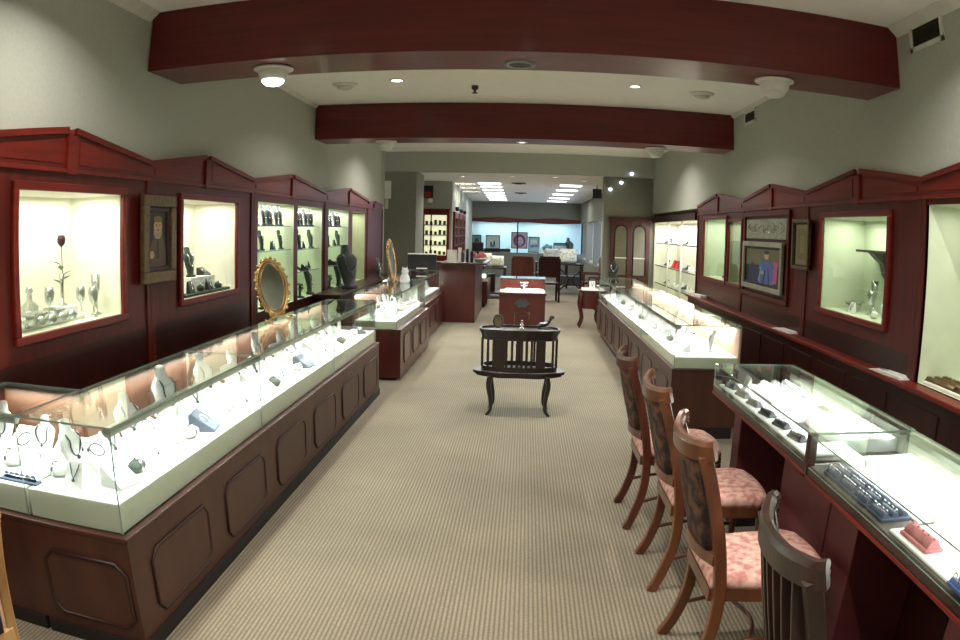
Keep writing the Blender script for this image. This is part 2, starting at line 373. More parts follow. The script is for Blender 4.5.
mb = MB(); mb.box(-.07, .07, -.06, -.001, .2, .54, .015); mb.build('box', 'white', t)
mb = MB(); mb.box(-.04, .02, -.05, -.001, 0, .2, .015); mb.build('lower_cover', 'trim', t)

# ------------------------------------------------------------------ wall cabinets
def face(mb, x, ys, z0, z1, ops):
    Y = sorted({ys[0], ys[1], *[v for o in ops for v in o[:2]]}); Z = sorted({z0, z1, *[v for o in ops for v in o[2:4]]})
    Y = [y for y in Y if ys[0] <= y <= ys[1]]; Z = [z for z in Z if z0 <= z <= z1]
    for i in range(len(Y)-1):
        for j in range(len(Z)-1):
            cy, cz = (Y[i]+Y[i+1])/2, (Z[j]+Z[j+1])/2
            if any(o[0] < cy < o[1] and o[2] < cz < o[3] for o in ops): continue
            mb.quad((x, Y[i], Z[j]), (x, Y[i+1], Z[j]), (x, Y[i+1], Z[j+1]), (x, Y[i], Z[j+1]))
def frame_yz(mb, x, s, y0, y1, z0, z1, w, t):
    """picture-frame moulding around an opening on a wall x; s = side sign, sticks out towards the room by t"""
    for a, b, c, d in ((y0-w, y1+w, z1, z1+w), (y0-w, y1+w, z0-w, z0)):
        mb.box(x, x-s*t, a, b, c, d, .006)
    for a, b in ((y0-w, y0), (y1, y1+w)): mb.box(x, x-s*t, a, b, z0, z1, .006)
def niche(s, X, y0, y1, z0, z1, d, mat, par, o, E, shelves=(), sidecol=None, lname='niche_light'):
    mb = MB(o); x, xb = s*X, s*(X+d)
    mb.quad((xb, y0, z0), (xb, y1, z0), (xb, y1, z1), (xb, y0, z1))
    mb.quad((x, y0, z1), (x, y1, z1), (xb, y1, z1), (xb, y0, z1))
    for y in (y0, y1): mb.quad((x, y, z0), (xb, y, z0), (xb, y, z1), (x, y, z1))
    mb.quad((x, y0, z0), (x, y1, z0), (xb, y1, z0), (xb, y0, z0))
    mb.build('niche', mat, par)
    for z in shelves:
        m = MB(o); m.box(s*(X+.03), s*(X+d-.01), y0+.005, y1-.005, z-.006, z); m.build('glass_shelf', 'edge' if 0 else 'pane', par)
        m = MB(o); m.box(s*(X+.028), s*(X+.034), y0+.005, y1-.005, z-.008, z+.001); m.build('shelf_edge', 'edge', par)
    lamp(lname, 'AREA', (s*(X+d*.45), (y0+y1)/2, z1-.015), E, (1, .965, .9), d*.6, (y1-y0)*.85)
def wall_cabinet(s, y0, y1, yp, ops, label, niches=(), zv=2.12, zp=2.235, lower=.0, mat='woodv', pedi=True, zp0=None):
    X = 2.45; x = s*X; o = (x, (y0+y1)/2, 0)
    t = thing('wall_cabinet', label, 'wall cabinet', o)
    mb = MB(o); mb.use(mat); face(mb, x, (y0, y1), 1.02, 2.02, ops); mb.use('wooddark'); face(mb, x, (y0, y1), 0, 1.02, ops); mb.use(mat)  # lower front takes a darker wood: shade below the downlights put into colour
    for y in (y0, y1): mb.quad((x, y, 0), (s*3.04, y, 0), (s*3.04, y, 2.02), (x, y, 2.02))
    mb.box(x+s*.001, x-s*.012, y0+.0, y0+.05, .0, 2.0, .003); mb.box(x+s*.001, x-s*.012, y1-.05, y1-.0, .0, 2.0, .003)
    mb.build('body', None, t)
    if pedi:
        n = .018
        mb = MB(o)
        za, zb = (zp0 or zv), zv
        mb.prism([(y0, 2.02), (y1, 2.02), (y1, zb), (yp+n*2, zp), (yp+n, zp-.03), (yp-n, zp-.03), (yp-n*2, zp), (y0, za)], 'x', x, s*2.5)
        mb.build('pediment', 'wood', t)
        mb = MB(o)
        # raised rail along the sloping top, key block and the base line
        for a, za_, b in ((y0+.0, za, yp-.04), (y1-.0, zb, yp+.04)):
            mb.prism([(a, za_-.03), (b, zp-.03), (b, zp+.004), (a, za_+.004)], 'x', x, x-s*.02)
        mb.prism([(yp-.05, 1.98), (yp+.05, 1.98), (yp+.045, zp-.04), (yp+.015, zp-.05), (yp-.015, zp-.05), (yp-.045, zp-.04)], 'x', x, x-s*.022)
        mb.box(x, x-s*.018, y0, y1, 1.985, 2.008, .003)
        mb.build('cornice', 'wood', t)
        mb = MB(o)
        for a, za_, b in ((y0+.07, za-.05, yp-.09), (y1-.07, zb-.05, yp+.09)):
            mb.prism([(a, 2.035), (b, 2.035), (b, zp-.065), (a, za_)], 'x', x+s*.001, x-s*.006)
        mb.build('triangular_panel', 'wood', t)
    for nn in niches:
        a, b, c, d = nn['r']
        niche(s, X, a, b, c, d, nn.get('d', .4), nn.get('mat', 'cream'), t, o, nn.get('E', 20), nn.get('sh', ()))
        if nn.get('frame', .045):
            m = MB(o); frame_yz(m, x, s, a, b, c, d, nn.get('frame', .045), .028); m.build('window_frame', 'wood', t)
        if nn.get('pane', True):
            m = MB(o); m.box(x+s*.004, x+s*.008, a, b, c, d); m.build('pane', 'pane', t)
    return t
A = (2.70, 3.76, 1.15, 1.88); B = (4.60, 5.62, 1.15, 1.88)
A = (2.73, 3.76, 1.15, 1.88)
wall_cabinet(-1, 2.26, 4.13, 3.2, [A], 'dark red wall cabinet with lit window of crystal glassware, nearest on the left', [dict(r=A, E=15)])
wall_cabinet(-1, 4.13, 6.02, 5.03, [B], 'dark red wall cabinet with lit window holding the dark bust, left wall', [dict(r=B, E=14)])
C1 = (6.16, 7.22, .88, 1.915); C2 = (7.36, 8.3, .88, 1.915); D1 = (8.6, 9.62, .88, 1.915); D2 = (9.86, 10.66, .88, 1.915)
wall_cabinet(-1, 6.02, 8.45, 7.15, [C1, C2], 'mahogany wall cabinet with two open green bays of necklace busts, left wall', [dict(r=C1, E=26, mat='green', sh=(1.69, 1.445), frame=0, pane=False), dict(r=C2, E=24, mat='green', sh=(1.69, 1.43, 1.18), frame=0, pane=False)])
wall_cabinet(-1, 8.45, 10.85, 9.65, [D1, D2], 'mahogany wall cabinet with one shelved bay and one empty green bay, left wall', [dict(r=D1, E=22, mat='green', sh=(1.69, 1.43, 1.18), frame=0, pane=False), dict(r=D2, E=9, mat='green2', frame=0, pane=False)])
wall_cabinet(-1, 10.85, 12.02, 11.3, [], 'plain mahogany end cabinet at the far end of the left wall', [], zv=2.09, zp=2.12)
wall_cabinet(-1, .3, 2.26, 1.3, [], 'plain dark red wall panel cabinet left of the crystal window', [])
# right wall
R1 = (2.0, 3.79, .875, 1.95); R2 = (4.24, 5.36, 1.16, 1.885); R3 = (8.25, 9.32, 1.165, 1.91); R4 = (7.62, 8.12, 1.165, 1.87)
wall_cabinet(1, 1.85, 3.8, 2.85, [R1], 'dark red wall cabinet with tall pale green niche, nearest on the right', [dict(r=(2.0, 3.72, .875, 1.95), E=11, mat='green', frame=0, pane=False)])
wall_cabinet(1, 3.8, 5.74, 4.74, [R2], 'dark red wall cabinet with large lit window and small corbel shelf, right wall', [dict(r=R2, E=14, mat='green')])
wall_cabinet(1, 5.74, 7.62, 6.68, [], 'dark red wall cabinet carrying the framed blue picture, right wall', [])
wall_cabinet(1, 7.62, 9.75, 8.7, [R3, R4], 'dark red wall cabinet with two lit windows, farthest on the right wall', [dict(r=R3, E=13, mat='green'), dict(r=R4, E=5, mat='green2', sh=(1.65, 1.4), frame=.035)])
# corbel shelf inside the big right window
o = (2.76, 4.93, 1.55); t = thing('corbel_shelf', 'small dark corbel shelf inside the large right window', 'shelf', o)
mb = MB(); mb.box(-.12, .085, -.16, .2, .08, .1, .004); mb.build('board', 'chair_dark', t)
mb = MB(); mb.prism([(-.08, .08), (.085, .08), (.085, -.12), (.06, -.09), (.03, 0), (-.03, .04)], 'y', -.03, .05); mb.build('bracket', 'chair_dark', t)
# ledge along the right wall
t = thing('wall_ledge', 'long dark wooden ledge running below the right wall windows', 'ledge', (2.4, 5.8, 0))
o = (2.4, 5.8, 0)
mb = MB(o); mb.box(2.33, 2.45, 1.85, 9.9, .835, .87, .008); mb.build('top_board', 'wood', t)
mb = MB(o); mb.box(2.38, 2.449, 1.85, 9.9, .0, .835); mb.build('front_panel', 'wooddark', t)
mb = MB(o)
for i in range(12):
    y = 2.0+i*.66
    mb.box(2.38, 2.372, y, y+.52, .2, .76, .004)
mb.build('raised_panel', 'wooddark', t)

# shelf alcove on the right wall past the cabinets
y0, y1 = 9.98, 13.35; o = (2.5, 11.6, 0)
t = thing('shelf_unit', 'brightly lit white alcove of glass shelves at the far end of the right wall', 'shelving', o)
mb = MB(o); xb = 2.95
mb.quad((xb, y0, .5), (xb, y1, .5), (xb, y1, 1.92), (xb, y0, 1.92)); mb.quad((2.5, y0, 1.92), (xb, y0, 1.92), (xb, y1, 1.92), (2.5, y1, 1.92))
for y in (y0, y1): mb.quad((2.5, y, .5), (xb, y, .5), (xb, y, 1.92), (2.5, y, 1.92))
mb.quad((2.5, y0, .5), (xb, y0, .5), (xb, y1, .5), (2.5, y1, .5)); mb.build('niche', 'cream', t)
mb = MB(o); mb.box(2.44, 2.5, y0-.08, y1, 1.92, 2.03, .005); mb.build('valance', 'wooddark', t)
mb = MB(o); mb.box(2.46, 2.52, y0-.2, y1, 0, .5); mb.build('base_panel', 'wooddark', t)
for y in (11.05, 12.1): mb = MB(o); mb.box(2.5, 2.53, y-.015, y+.015, .5, 1.92); mb.build('upright', 'trim', t)
for z in (1.545, 1.13, .8):
    m = MB(o); m.box(2.53, 2.93, y0+.01, y1-.01, z-.012, z); m.build('glass_shelf', 'pane', t)
    m = MB(o); m.box(2.522, 2.53, y0+.01, y1-.01, z-.014, z+.001); m.build('shelf_edge', 'groove', t)
for y in (10.5, 11.6, 12.7): lamp('shelf_light', 'AREA', (2.7, y, 1.9), 17, (1, .95, .88), .3, .9)
lamp('shelf_light', 'AREA', (2.6, 11.6, 1.25), 10, (1, .97, .85), .1, 3, (0, PI/2+.0, 0))

# arched double cabinet on the front-facing far wall
o = (2.0, 13.4, 0); t = thing('arched_cabinet', 'red wood cabinet with two arched glass doors on the far right wall', 'cabinet', o)
mb = MB(o); mb.box(1.64, 2.4, 13.32, 13.399, 0, 1.95, .006); mb.box(1.6, 2.44, 13.3, 13.399, 1.95, 2.0, .006); mb.build('carcass', 'woodcase', t)
for i, x in enumerate((1.84, 2.2)):
    pts = [(x-.12, .9)]+[(x+.12*math.cos(a), 1.72+.13*math.sin(a)) for a in [0+PI*k/10 for k in range(11)]][::-1]+[(x+.12, .9)]
    m = MB(o); m.prism(pts, 'y', 13.316, 13.319); m.build('door', 'wall_dark' if i else 'p_olive', t)
    m = MB(o); m.tube([(p[0], 13.314, p[1]) for p in pts], .012, 6, True); m.build('door_frame', 'wooddark', t)
    m = MB(o); m.box(x-.12, x+.12, 13.305, 13.316, 1.22, 1.24); m.build('door_shelf', 'white', t)

# ------------------------------------------------------------------ framed pictures
def picture(name, label, s, X, y0, y1, z0, z1, fw, fmat, layers, mirror=False):
    o = (s*X, (y0+y1)/2, z0); t = thing(name, label, 'picture', o); x = s*X
    mb = MB(o); frame_yz(mb, x, s, y0+fw, y1-fw, z0+fw, z1-fw, fw, .035); mb.build('frame', fmat, t)
    mb = MB(o); frame_yz(mb, x, s, y0+fw*1.45, y1-fw*1.45, z0+fw*1.45, z1-fw*1.45, fw*.45, .02); mb.build('inner_frame', 'groove', t)
    mb = MB(o); a0, a1, b0, b1 = y0+fw, y1-fw, z0+fw, z1-fw
    k = 0
    for m_, pts in layers:
        mb.use(m_); xx = x-s*(.006+.0006*k); k += 1
        mb.f([mb.v((xx, (a0 if s < 0 else a1)+(a1-a0)*u*(1 if s < 0 else -1), b0+(b1-b0)*v)) for u, v in pts])
    mb.build('canvas', None, t)
    return t
def ell(cx, cy, rx, ry, n=16): return [(cx+rx*math.cos(2*PI*i/n), cy+ry*math.sin(2*PI*i/n)) for i in range(n)]
FULL = [(0, 0), (1, 0), (1, 1), (0, 1)]
picture('framed_portrait', 'bronze framed dark sepia portrait of a bearded man between left wall windows', -1, 2.42, 3.96, 4.42, 1.31, 1.89, .075, 'bronze',
    [('p_dark', FULL), ('p_coat', [(.1, 0), (.95, 0), (.9, .35), (.66, .56), (.36, .56), (.15, .36)]), ('p_dark', [(.44, .2), (.56, .2), (.54, .5), (.46, .5)]), ('p_beard', ell(.5, .6, .19, .1)), ('p_skin', ell(.5, .7, .19, .11)), ('p_sepia', ell(.5, .81, .2, .05)), ('p_dark', ell(.43, .72, .03, .012)), ('p_dark', ell(.58, .72, .03, .012)), ('p_sepia', ell(.5, .64, .07, .012)), ('p_skin', ell(.22, .26, .1, .06))])
picture('framed_picture', 'silver grey framed picture of a blue robed figure on the right wall', 1, 2.42, 6.2, 7.42, 1.17, 1.66, .05, 'plaque',
    [('p_dark', FULL), ('p_olive', [(0, .5), (1, .55), (1, 1), (0, 1)]), ('p_blue', [(.3, 0), (.8, 0), (.86, .3), (.74, .62), (.5, .66), (.36, .4)]), ('p_navy', [(.05, 0), (.42, 0), (.46, .4), (.2, .6), (.08, .35)]), ('p_navy', [(.5, 0), (.56, 0), (.6, .4), (.57, .42)]), ('p_navy', [(.68, 0), (.72, 0), (.68, .45), (.66, .45)]), ('p_teal', [(.4, .1), (.45, .1), (.5, .5), (.46, .5)]), ('p_skin', ell(.52, .34, .04, .05)), ('p_mag', [(.8, .1), (.9, .12), (.92, .62), (.82, .66)]), ('p_skin', ell(.62, .78, .06, .1)), ('p_navy', ell(.62, .86, .07, .05))])
picture('framed_certificate', 'narrow bronze framed print beside the large right window', 1, 2.42, 5.56, 5.95, 1.44, 1.875, .03, 'bronze',
    [('p_tan', FULL), ('p_olive', [(.2, .15), (.8, .15), (.8, .85), (.2, .85)]), ('p_tan', [(.35, .3), (.65, .3), (.65, .7), (.35, .7)])])
# engraved plaque above the blue picture
o = (2.44, 6.8, 1.7); t = thing('carved_plaque', 'grey plaque with pale engraved scrollwork above the blue picture', 'plaque', o)
mb = MB(o); mb.box(2.449, 2.43, 6.2, 7.42, 1.69, 1.89, .004); mb.build('panel', 'plaque', t)
mb = MB(o)
for q in (-1, 1):
    for k in range(2):
        c = 6.81+q*(.17+.22*k)
        mb.tube([(2.427, c+q*(.02+.01*j)*math.cos(j*.75)*1.6, 1.79+(.02+.004*j)*math.sin(j*.75)) for j in range(11)], .0055, 5)
    mb.tube([(2.427, 6.81+q*(.06+.05*j), 1.79+.035*math.sin(j*1.5)) for j in range(10)], .0045, 5)
for k in range(4):
    a_ = k*PI/4; mb.tube([(2.427, 6.81-.05*math.cos(a_), 1.79-.05*math.sin(a_)), (2.427, 6.81+.05*math.cos(a_), 1.79+.05*math.sin(a_))], .005, 5)
mb.build('scrollwork', 'chrome', t)
# maroon surround of picture and plaque
mb = MB(); frame_yz(mb, 2.449, 1, 6.16, 7.46, 1.13, 1.92, .05, .03)
tag(mb.build('wall_frame', 'woodv'), 'deep red wooden surround around the blue picture and plaque', 'frame')

# ------------------------------------------------------------------ glass display cases
M['rail'] = pbr('grey_green_rail', (196, 200, 190), (184, 188, 178), .4)
M['taupe'] = pbr('taupe_deck', (84, 76, 66), (66, 60, 54), .7)
M['maroon'] = pbr('maroon_laminate', (86, 34, 36), (76, 28, 30), .5)
M['caseback'] = pbr('case_back_board', (100, 68, 48), (80, 52, 36), .5, scale=(6, 6, 2))
M['casepink'] = pbr('case_end_board', (226, 190, 170), (216, 176, 156), .6)
def pane_box(mb, x0, x1, y0, y1, z0, z1, gm='glass'):
    """thin pane with greenish narrow edges"""
    d = (x1-x0, y1-y0, z1-z0); ax = d.index(min(d))
    v = [mb.v(p) for p in ((x0,y0,z0),(x1,y0,z0),(x1,y1,z0),(x0,y1,z0),(x0,y0,z1),(x1,y0,z1),(x1,y1,z1),(x0,y1,z1))]
    F = (((3,2,1,0), 2), ((4,5,6,7), 2), ((0,1,5,4), 1), ((1,2,6,5), 0), ((2,3,7,6), 1), ((3,0,4,7), 0))
    for q, a in F:
        mb.use(gm if a == ax else 'edge'); mb.f([v[i] for i in q])
def octo(x0, x1, z0, z1, c):
    return [(x0+c, z0), (x1-c, z0), (x1, z0+c), (x1, z1-c), (x1-c, z1), (x0+c, z1), (x0, z1-c), (x0, z0+c)]
def raised_panel(t, x0, x1, z0, z1, y, mat, c=.045):
    P = octo(x0, x1, z0, z1, c)
    m = MB(); m.prism(P, 'y', y, y-.006); m.use('groove'); 
    m.build('raised_panel', mat, t) if 0 else None
    m = MB(); m.use(mat); m.prism(P, 'y', y, y-.005)
    m.use('groove'); m.tube([(a, y-.004, b) for a, b in P], .008, 6, True)
    m.build('raised_panel', None, t)
def case(name, label, origin, rz, L, D, panels, ends=(False, False), endpanels=(), zt=.955, zd=.65, zw=.57, wood='base', E=60, over=.08, group='glass display cases', back='caseback', kickin=.06, bz=0, rail=True, endwood=(False, False), joints=(), bs=0., kh=.1, pz=(.17, .49)):
    t = thing(name, label, 'display case', origin, rz, None)
    # base
    m = MB(); m.box(0 if not ends[0] else -over, L if not ends[1] else L+over*.5, -over, D, kh, zw-.012); m.build('base', wood, t)
    m = MB(); m.box(0 if not ends[0] else -over-.004, L if not ends[1] else L+over*.5+.01, -over-.004, D, zw-.02, zw, .004); m.build('moulding', wood, t)
    m = MB(); m.box(0 if not ends[0] else -over+kickin, L if not ends[1] else L, -over+kickin, D-.02, 0, kh); m.build('kick_plate', 'kick', t)
    for a, b in panels: raised_panel(t, a, b, pz[0], pz[1], -over, wood)
    if endpanels:
        for a, b in endpanels:
            P = octo(a, b, pz[0], pz[1], .045); x = -over
            m = MB(); m.use(wood); m.prism(P, 'x', x, x-.005); m.use('groove'); m.tube([(x-.004, p, q) for p, q in P], .009, 6, True); m.build('raised_panel', None, t)
    m = MB(); m.box(.012 if ends[0] else 0, L-(.012 if ends[1] else 0), .012, D-.015, zw, zd-.003); m.build('plinth_band', 'band', t)
    m = MB(); m.box(.016 if ends[0] else 0, L-(.016 if ends[1] else 0), .016, D-.02, zd-.003, zd); m.build('deck', 'deck', t)
    m = MB(); m.box(bs, L, D-.02, D, zw, zt-.012); m.build('back_board', back, t)
    m = MB(); m.box(bs, L, D-.03, D+.002, zt-.02, zt-.009); m.build('rear_rail', 'metal', t)
    J = [0, *joints, L]
    for a_, b_ in zip(J[:-1], J[1:]):
        m = MB(); pane_box(m, a_+.001, b_-.001, 0, D, zt-.008, zt, 'glass_top'); m.build('glass_top', None, t)
        m = MB(); pane_box(m, a_+.001, b_-.001, 0, .007, zw, zt-.008); m.build('glass_front', None, t)
    for k, e in enumerate(ends):
        if e:
            x = 0 if k == 0 else L-.007
            if endwood[k]: m = MB(); m.box(x, x+.012, .007, D, zw, zt-.008); m.build('end_board', wood, t)
            else: m = MB(); pane_box(m, x, x+.007, .007, D, zw, zt-.008); m.build('glass_end', None, t)
    if rail:
        m = MB(); m.prism([(.01, zt-.009), (.046, zt-.009), (.048, zt-.026), (.034, zt-.042), (.012, zt-.04)], 'x', .01, L-.01); m.build('light_rail', 'rail', t)
        m = MB(); m.box(.03, L-.03, .03, .044, zt-.046, zt-.04); m.build('light_strip', 'strip', t)
        a = lamp('case_light', 'AREA', (L/2, .05, zt-.045), E*L, (.96, 1, .98), L*.94, .025, (-.35, 0, 0)); a.parent = t
        a = lamp('case_light', 'AREA', (L/2, D-.06, zt-.045), E*L*.45, (1, .98, .92), L*.94, .025, (.5, 0, 0)); a.parent = t
    return t
XL = -1.45
case('display_case', 'long glass display case on the left, its lit corner nearest the camera', (XL, 2.09, 0), PI/2, 4.74, .5, [(.13+.785*i, .69+.785*i) for i in range(6)], (True, True), ((.0, .42),), E=9, zw=.53, over=.03, joints=(1.57, 3.18), bs=.5, kickin=-.012, kh=.065, pz=(.12, .41))
case('display_case', 'glass display case wing turning left from the near left corner', (-2.445, 2.09, 0), 0, .495, .5, [(.0, .2)], E=9, zw=.53, over=.03, kickin=-.012, kh=.065, pz=(.12, .41))
# its front runs on into the corner of the long case
case('display_case', 'shorter glass case on the left with white bright end, past the long counter', (-1.36, 7.53, 0), PI/2, 2.2, .5, [(.15, .62), (.8, 1.27), (1.45, 1.92)], (True, True), E=9, over=.05, wood='woodcase', kh=.03)
case('display_case', 'set back glass case on the left, next to the tall counter', (-1.46, 9.82, 0), PI/2, 2.5, .55, [(.1, .6), (.8, 1.3), (1.5, 2.0)], (True, False), E=8, over=.05, wood='woodcase', kh=.03)
# long right case: local x runs towards the camera
XR = 1.25
pn = []
y = 5.68
while y < 11.2: pn.append((11.45-y-.52, 11.45-y)); y += .755
case('display_case', 'long glass display case on the right, running back past the chairs', (XR, 11.45, 0), -PI/2, 5.9, .57, pn, (True, True), E=9, zd=.69, zw=.6, over=.015, wood='base', back='casepink', joints=(2.3, 4.2))

# near right counter with low glass and knee space
def low_case(label, xf, y0, y1, posts, ped):
    o = (xf, y0, 0); L = y1-y0; t = thing('counter_case', label, 'display case', o); D = .5
    zt, zg, zd = .955, .83, .836
    m = MB(); m.box(0, D, 0, L, zg-.045, zg, .004); m.build('tray_frame', 'chair_dark', t)
    m = MB(); m.box(-.006, .0, 0, L, zg-.045, zg-.03, .003); m.build('edge_moulding', 'wood', t)
    m = MB(); m.box(.01, D-.01, .02, L-.02, zg, zd); m.build('deck', 'taupe', t)
    m = MB(); pane_box(m, 0, D, 0, L, zt-.007, zt, 'glass_top'); m.build('glass_top', None, t)
    m = MB(); pane_box(m, 0, .006, 0, L, zg, zt-.007); m.build('glass_front', None, t)
    m = MB(); pane_box(m, .007, D, L-.007, L, zg, zt-.007); m.build('glass_end', None, t)
    m = MB(); m.box(D-.02, D, 0, L, zg, zt-.008); m.build('back_board', 'band', t)
    m = MB()
    for y in posts: m.box(-.006, .03, y, y+.035, zg-.046, zt+.002, .003)
    if posts: m.build('corner_post', 'chair_dark', t)
    m = MB(); m.box(D-.06, D-.02, .04, L-.04, zt-.03, zt-.008); m.build('light_rail', 'metal', t)
    a = lamp('counter_light', 'AREA', (D-.07, L/2, zt-.035), 6*L, (1, .99, 1), .03, L*.9, (0, .5, 0)); a.parent = t
    a = lamp('counter_light', 'AREA', (.22, L/2, zt-.015), 6*L, (1, .99, 1), .1, L*.9, (0, 0, 0)); a.parent = t
    for a_, b_ in ped:
        m = MB(); m.box(.145, D-.02, a_-y0, b_-y0, .08, zg-.046, .004); m.build('pedestal', 'maroon', t)
        m = MB(); m.box(.165, D-.03, a_-y0+.01, b_-y0-.01, 0, .08); m.build('kick_plate', 'kick', t)
    m = MB(); m.box(D-.05, D-.03, 0, L, .02, zg-.046); m.build('modesty_panel', 'wooddark', t)
    return t
low_case('shallow glass counter case on the right, second from the camera, behind the chairs', 1.11, 2.405, 3.84, [], [(3.7, 3.83), (2.42, 2.98)])
low_case('shallow glass counter case nearest the camera on the right, dark post at its corner', 1.1, .6, 2.4, [1.765], [(2.13, 2.39), (.9, 1.45)])

# ------------------------------------------------------------------ jewellery display pieces
def bust(label, mat='velvet', nmat='chain', h=.2, name='necklace_bust', loc=(0, 0, 0)):
    t = thing(name, label, 'necklace display', loc); k = h/.2
    R = []
    for z, rx, ry, oy in ((0, .05, .03, 0), (.012, .05, .03, 0), (.016, .03, .018, .004), (.05, .045, .018, .006), (.1, .062, .02, .014), (.135, .066, .022, .022), (.15, .05, .022, .026), (.16, .026, .02, .03), (.195, .02, .018, .034), (.2, .012, .012, .034)):
        R.append([(rx*k*math.cos(2*PI*j/14), oy*k+ry*k*math.sin(2*PI*j/14), z*k) for j in range(14)])
    m = MB(); m.rings(R); m.build('bust', mat, t)
    m = MB(); m.tube([(.036*k*math.cos(a), (-.006 if math.sin(a) < .3 else .014)*k, (.13+.055*math.sin(a))*k) for a in [PI*.85+PI*1.3*i/10 for i in range(11)]], .0035*k, 5)
    m.ball((0, -.014*k, .07*k), .008*k, 6); m.build('necklace', nmat, t)
    return t
def ramp(label, mat='velvet', nmat='chain'):
    t = thing('bracelet_ramp', label, 'bracelet display', (0, 0, 0))
    m = MB(); m.prism([(-.06, 0), (.06, 0), (.06, .075), (.045, .08), (-.06, .012)], 'x', -.055, .055); m.build('ramp', mat, t)
    m = MB()
    m.tube([(.026*math.cos(a), -.0+.022*math.sin(a), .05+.015*math.sin(a)) for a in [2*PI*i/14 for i in range(14)]], .0035, 5, True)
    m.build('bracelet', nmat, t); return t
def ringstand(label, mat='velvet', base='velvet', n=4):
    t = thing('ring_stand', label, 'ring display', (0, 0, 0))
    m = MB(); m.box(-.07, .07, -.03, .03, 0, .018, .004); m.build('base', base, t)
    for i in range(n):
        x = -.05+.1*i/(n-1)
        m = MB(); m.lathe([(.011, .018), (.009, .05), (.004, .062), (.001, .064)], (x, 0, 0), 10); p = m.build('finger', mat, t)
        m = MB(); m.tube([(x+.0105*math.cos(a), .0105*math.sin(a), .04) for a in [2*PI*j/10 for j in range(10)]], .002, 5, True); m.ball((x, -.012, .041), .004, 6); m.build('ring', 'chrome', p)
    return t
def tree(label, mat='velvet'):
    t = thing('earring_stand', label, 'earring display', (0, 0, 0))
    m = MB(); m.lathe([(.04, 0), (.04, .008), (.012, .014), (.009, .1), (.012, .105)], seg=14); m.build('post', mat, t)
    m = MB(); m.box(-.06, .06, -.006, .006, .1, .115, .003); m.box(-.045, .045, -.006, .006, .06, .07, .002); m.build('crossbar', mat, t)
    for x in (-.05, -.02, .02, .05):
        m = MB(); m.tube([(x, -.008, .103), (x, -.009, .085)], .0022, 5); m.ball((x, -.009, .08), .007, 6, sz=1.4); m.build('earring', 'chain', t)
    return t
def tray(label, mat='velvet', nmat='chrome', w=.18, d=.12, rows=3, cols=6, cat='jewellery tray'):
    t = thing('ring_tray', label, cat, (0, 0, 0))
    m = MB(); m.box(-w/2, w/2, -d/2, d/2, 0, .012, .003)
    for r in range(rows):
        y = -d/2+d*(r+.5)/rows; m.tube([(-w/2+.006, y, .014), (w/2-.006, y, .014)], d/rows*.36, 6)
    m.build('tray', mat, t)
    m = MB()
    for r in range(rows):
        for c in range(cols):
            x = -w/2+w*(c+.5)/cols; y = -d/2+d*(r+.5)/rows
            m.tube([(x, y+.008*math.cos(a), .028+.009*math.sin(a)) for a in [2*PI*j/8 for j in range(8)]], .0018, 4, True); m.ball((x, y, .038), .0035, 5)
    m.build('jewellery_rows', nmat, t)['kind'] = 'stuff'; return t
def easel(label, mat='velvet', nmat='chain'):
    t = thing('pendant_easel', label, 'pendant display', (0, 0, 0))
    m = MB(); m.prism([(-.02, 0), (.03, 0), (.024, .1), (.014, .104)], 'x', -.045, .045); m.build('easel', mat, t)
    m = MB(); m.tube([(-.025, .012, .096), (-.012, -.004, .06), (0, -.012, .04), (.012, -.004, .06), (.025, .012, .096)], .0025, 5); m.ball((0, -.016, .034), .008, 6); m.build('pendant', nmat, t); return t
def pillow(label, mat='velvet', nmat='chrome'):
    t = thing('watch_pillow', label, 'watch display', (0, 0, 0))
    m = MB(); m.lathe([(.001, -.045), (.024, -.042), (.034, -.02), (.036, 0), (.034, .02), (.024, .042), (.001, .045)], seg=14)
    for v in m.bm.verts: v.co = Vector((v.co.z, v.co.y*1.0, v.co.x*.8+.03))
    m.build('pillow', mat, t)
    m = MB(); m.tube([(.0, .038*math.cos(a), .03+.031*math.sin(a)) for a in [2*PI*j/16 for j in range(16)]], .007, 6, True, .5)
    m.lathe([(.014, 0), (.014, .006), (.001, .008)], (0, 0, .06), 12); m.build('watch', nmat, t); return t
def riser(label, mat='velvet', w=.14, d=.1, h=.05, name='riser_block', cat='riser'):
    m = MB(); m.box(-w/2, w/2, -d/2, d/2, 0, h, .006); return tag(m.build(name, mat), label, cat)
PROTO = {}
MK = {'bust': lambda l: bust(l), 'ramp': lambda l: ramp(l), 'rings': lambda l: ringstand(l), 'tree': lambda l: tree(l), 'tray': lambda l: tray(l), 'easel': lambda l: easel(l), 'pillow': lambda l: pillow(l),
      'bbust': lambda l: bust(l, 'bustblack', 'chrome', .24), 'gbust': lambda l: bust(l, 'bustgrey', 'chrome', .24), 'bramp': lambda l: ramp(l, 'bustblack', 'chrome'), 'btree': lambda l: tree(l, 'bustblack'), 'beasel': lambda l: easel(l, 'bustblack', 'chrome'),
      'dpillow': lambda l: pillow(l, 'bustgrey'), 'dramp': lambda l: ramp(l, 'tray_blue', 'chrome')}
NM_ = {'bust': 'white necklace bust', 'ramp': 'white bracelet ramp', 'rings': 'white ring stand with four fingers', 'tree': 'white earring stand', 'tray': 'white ring tray', 'easel': 'white pendant easel', 'pillow': 'white watch pillow',
      'bbust': 'black necklace bust', 'gbust': 'grey green necklace bust', 'bramp': 'black bracelet ramp', 'btree': 'black earring stand', 'beasel': 'black pendant easel', 'dpillow': 'dark grey watch pillow', 'dramp': 'blue grey bracelet ramp'}
NM = {k: v.replace(' with four fingers', '') for k, v in NM_.items()}
CNT = {}
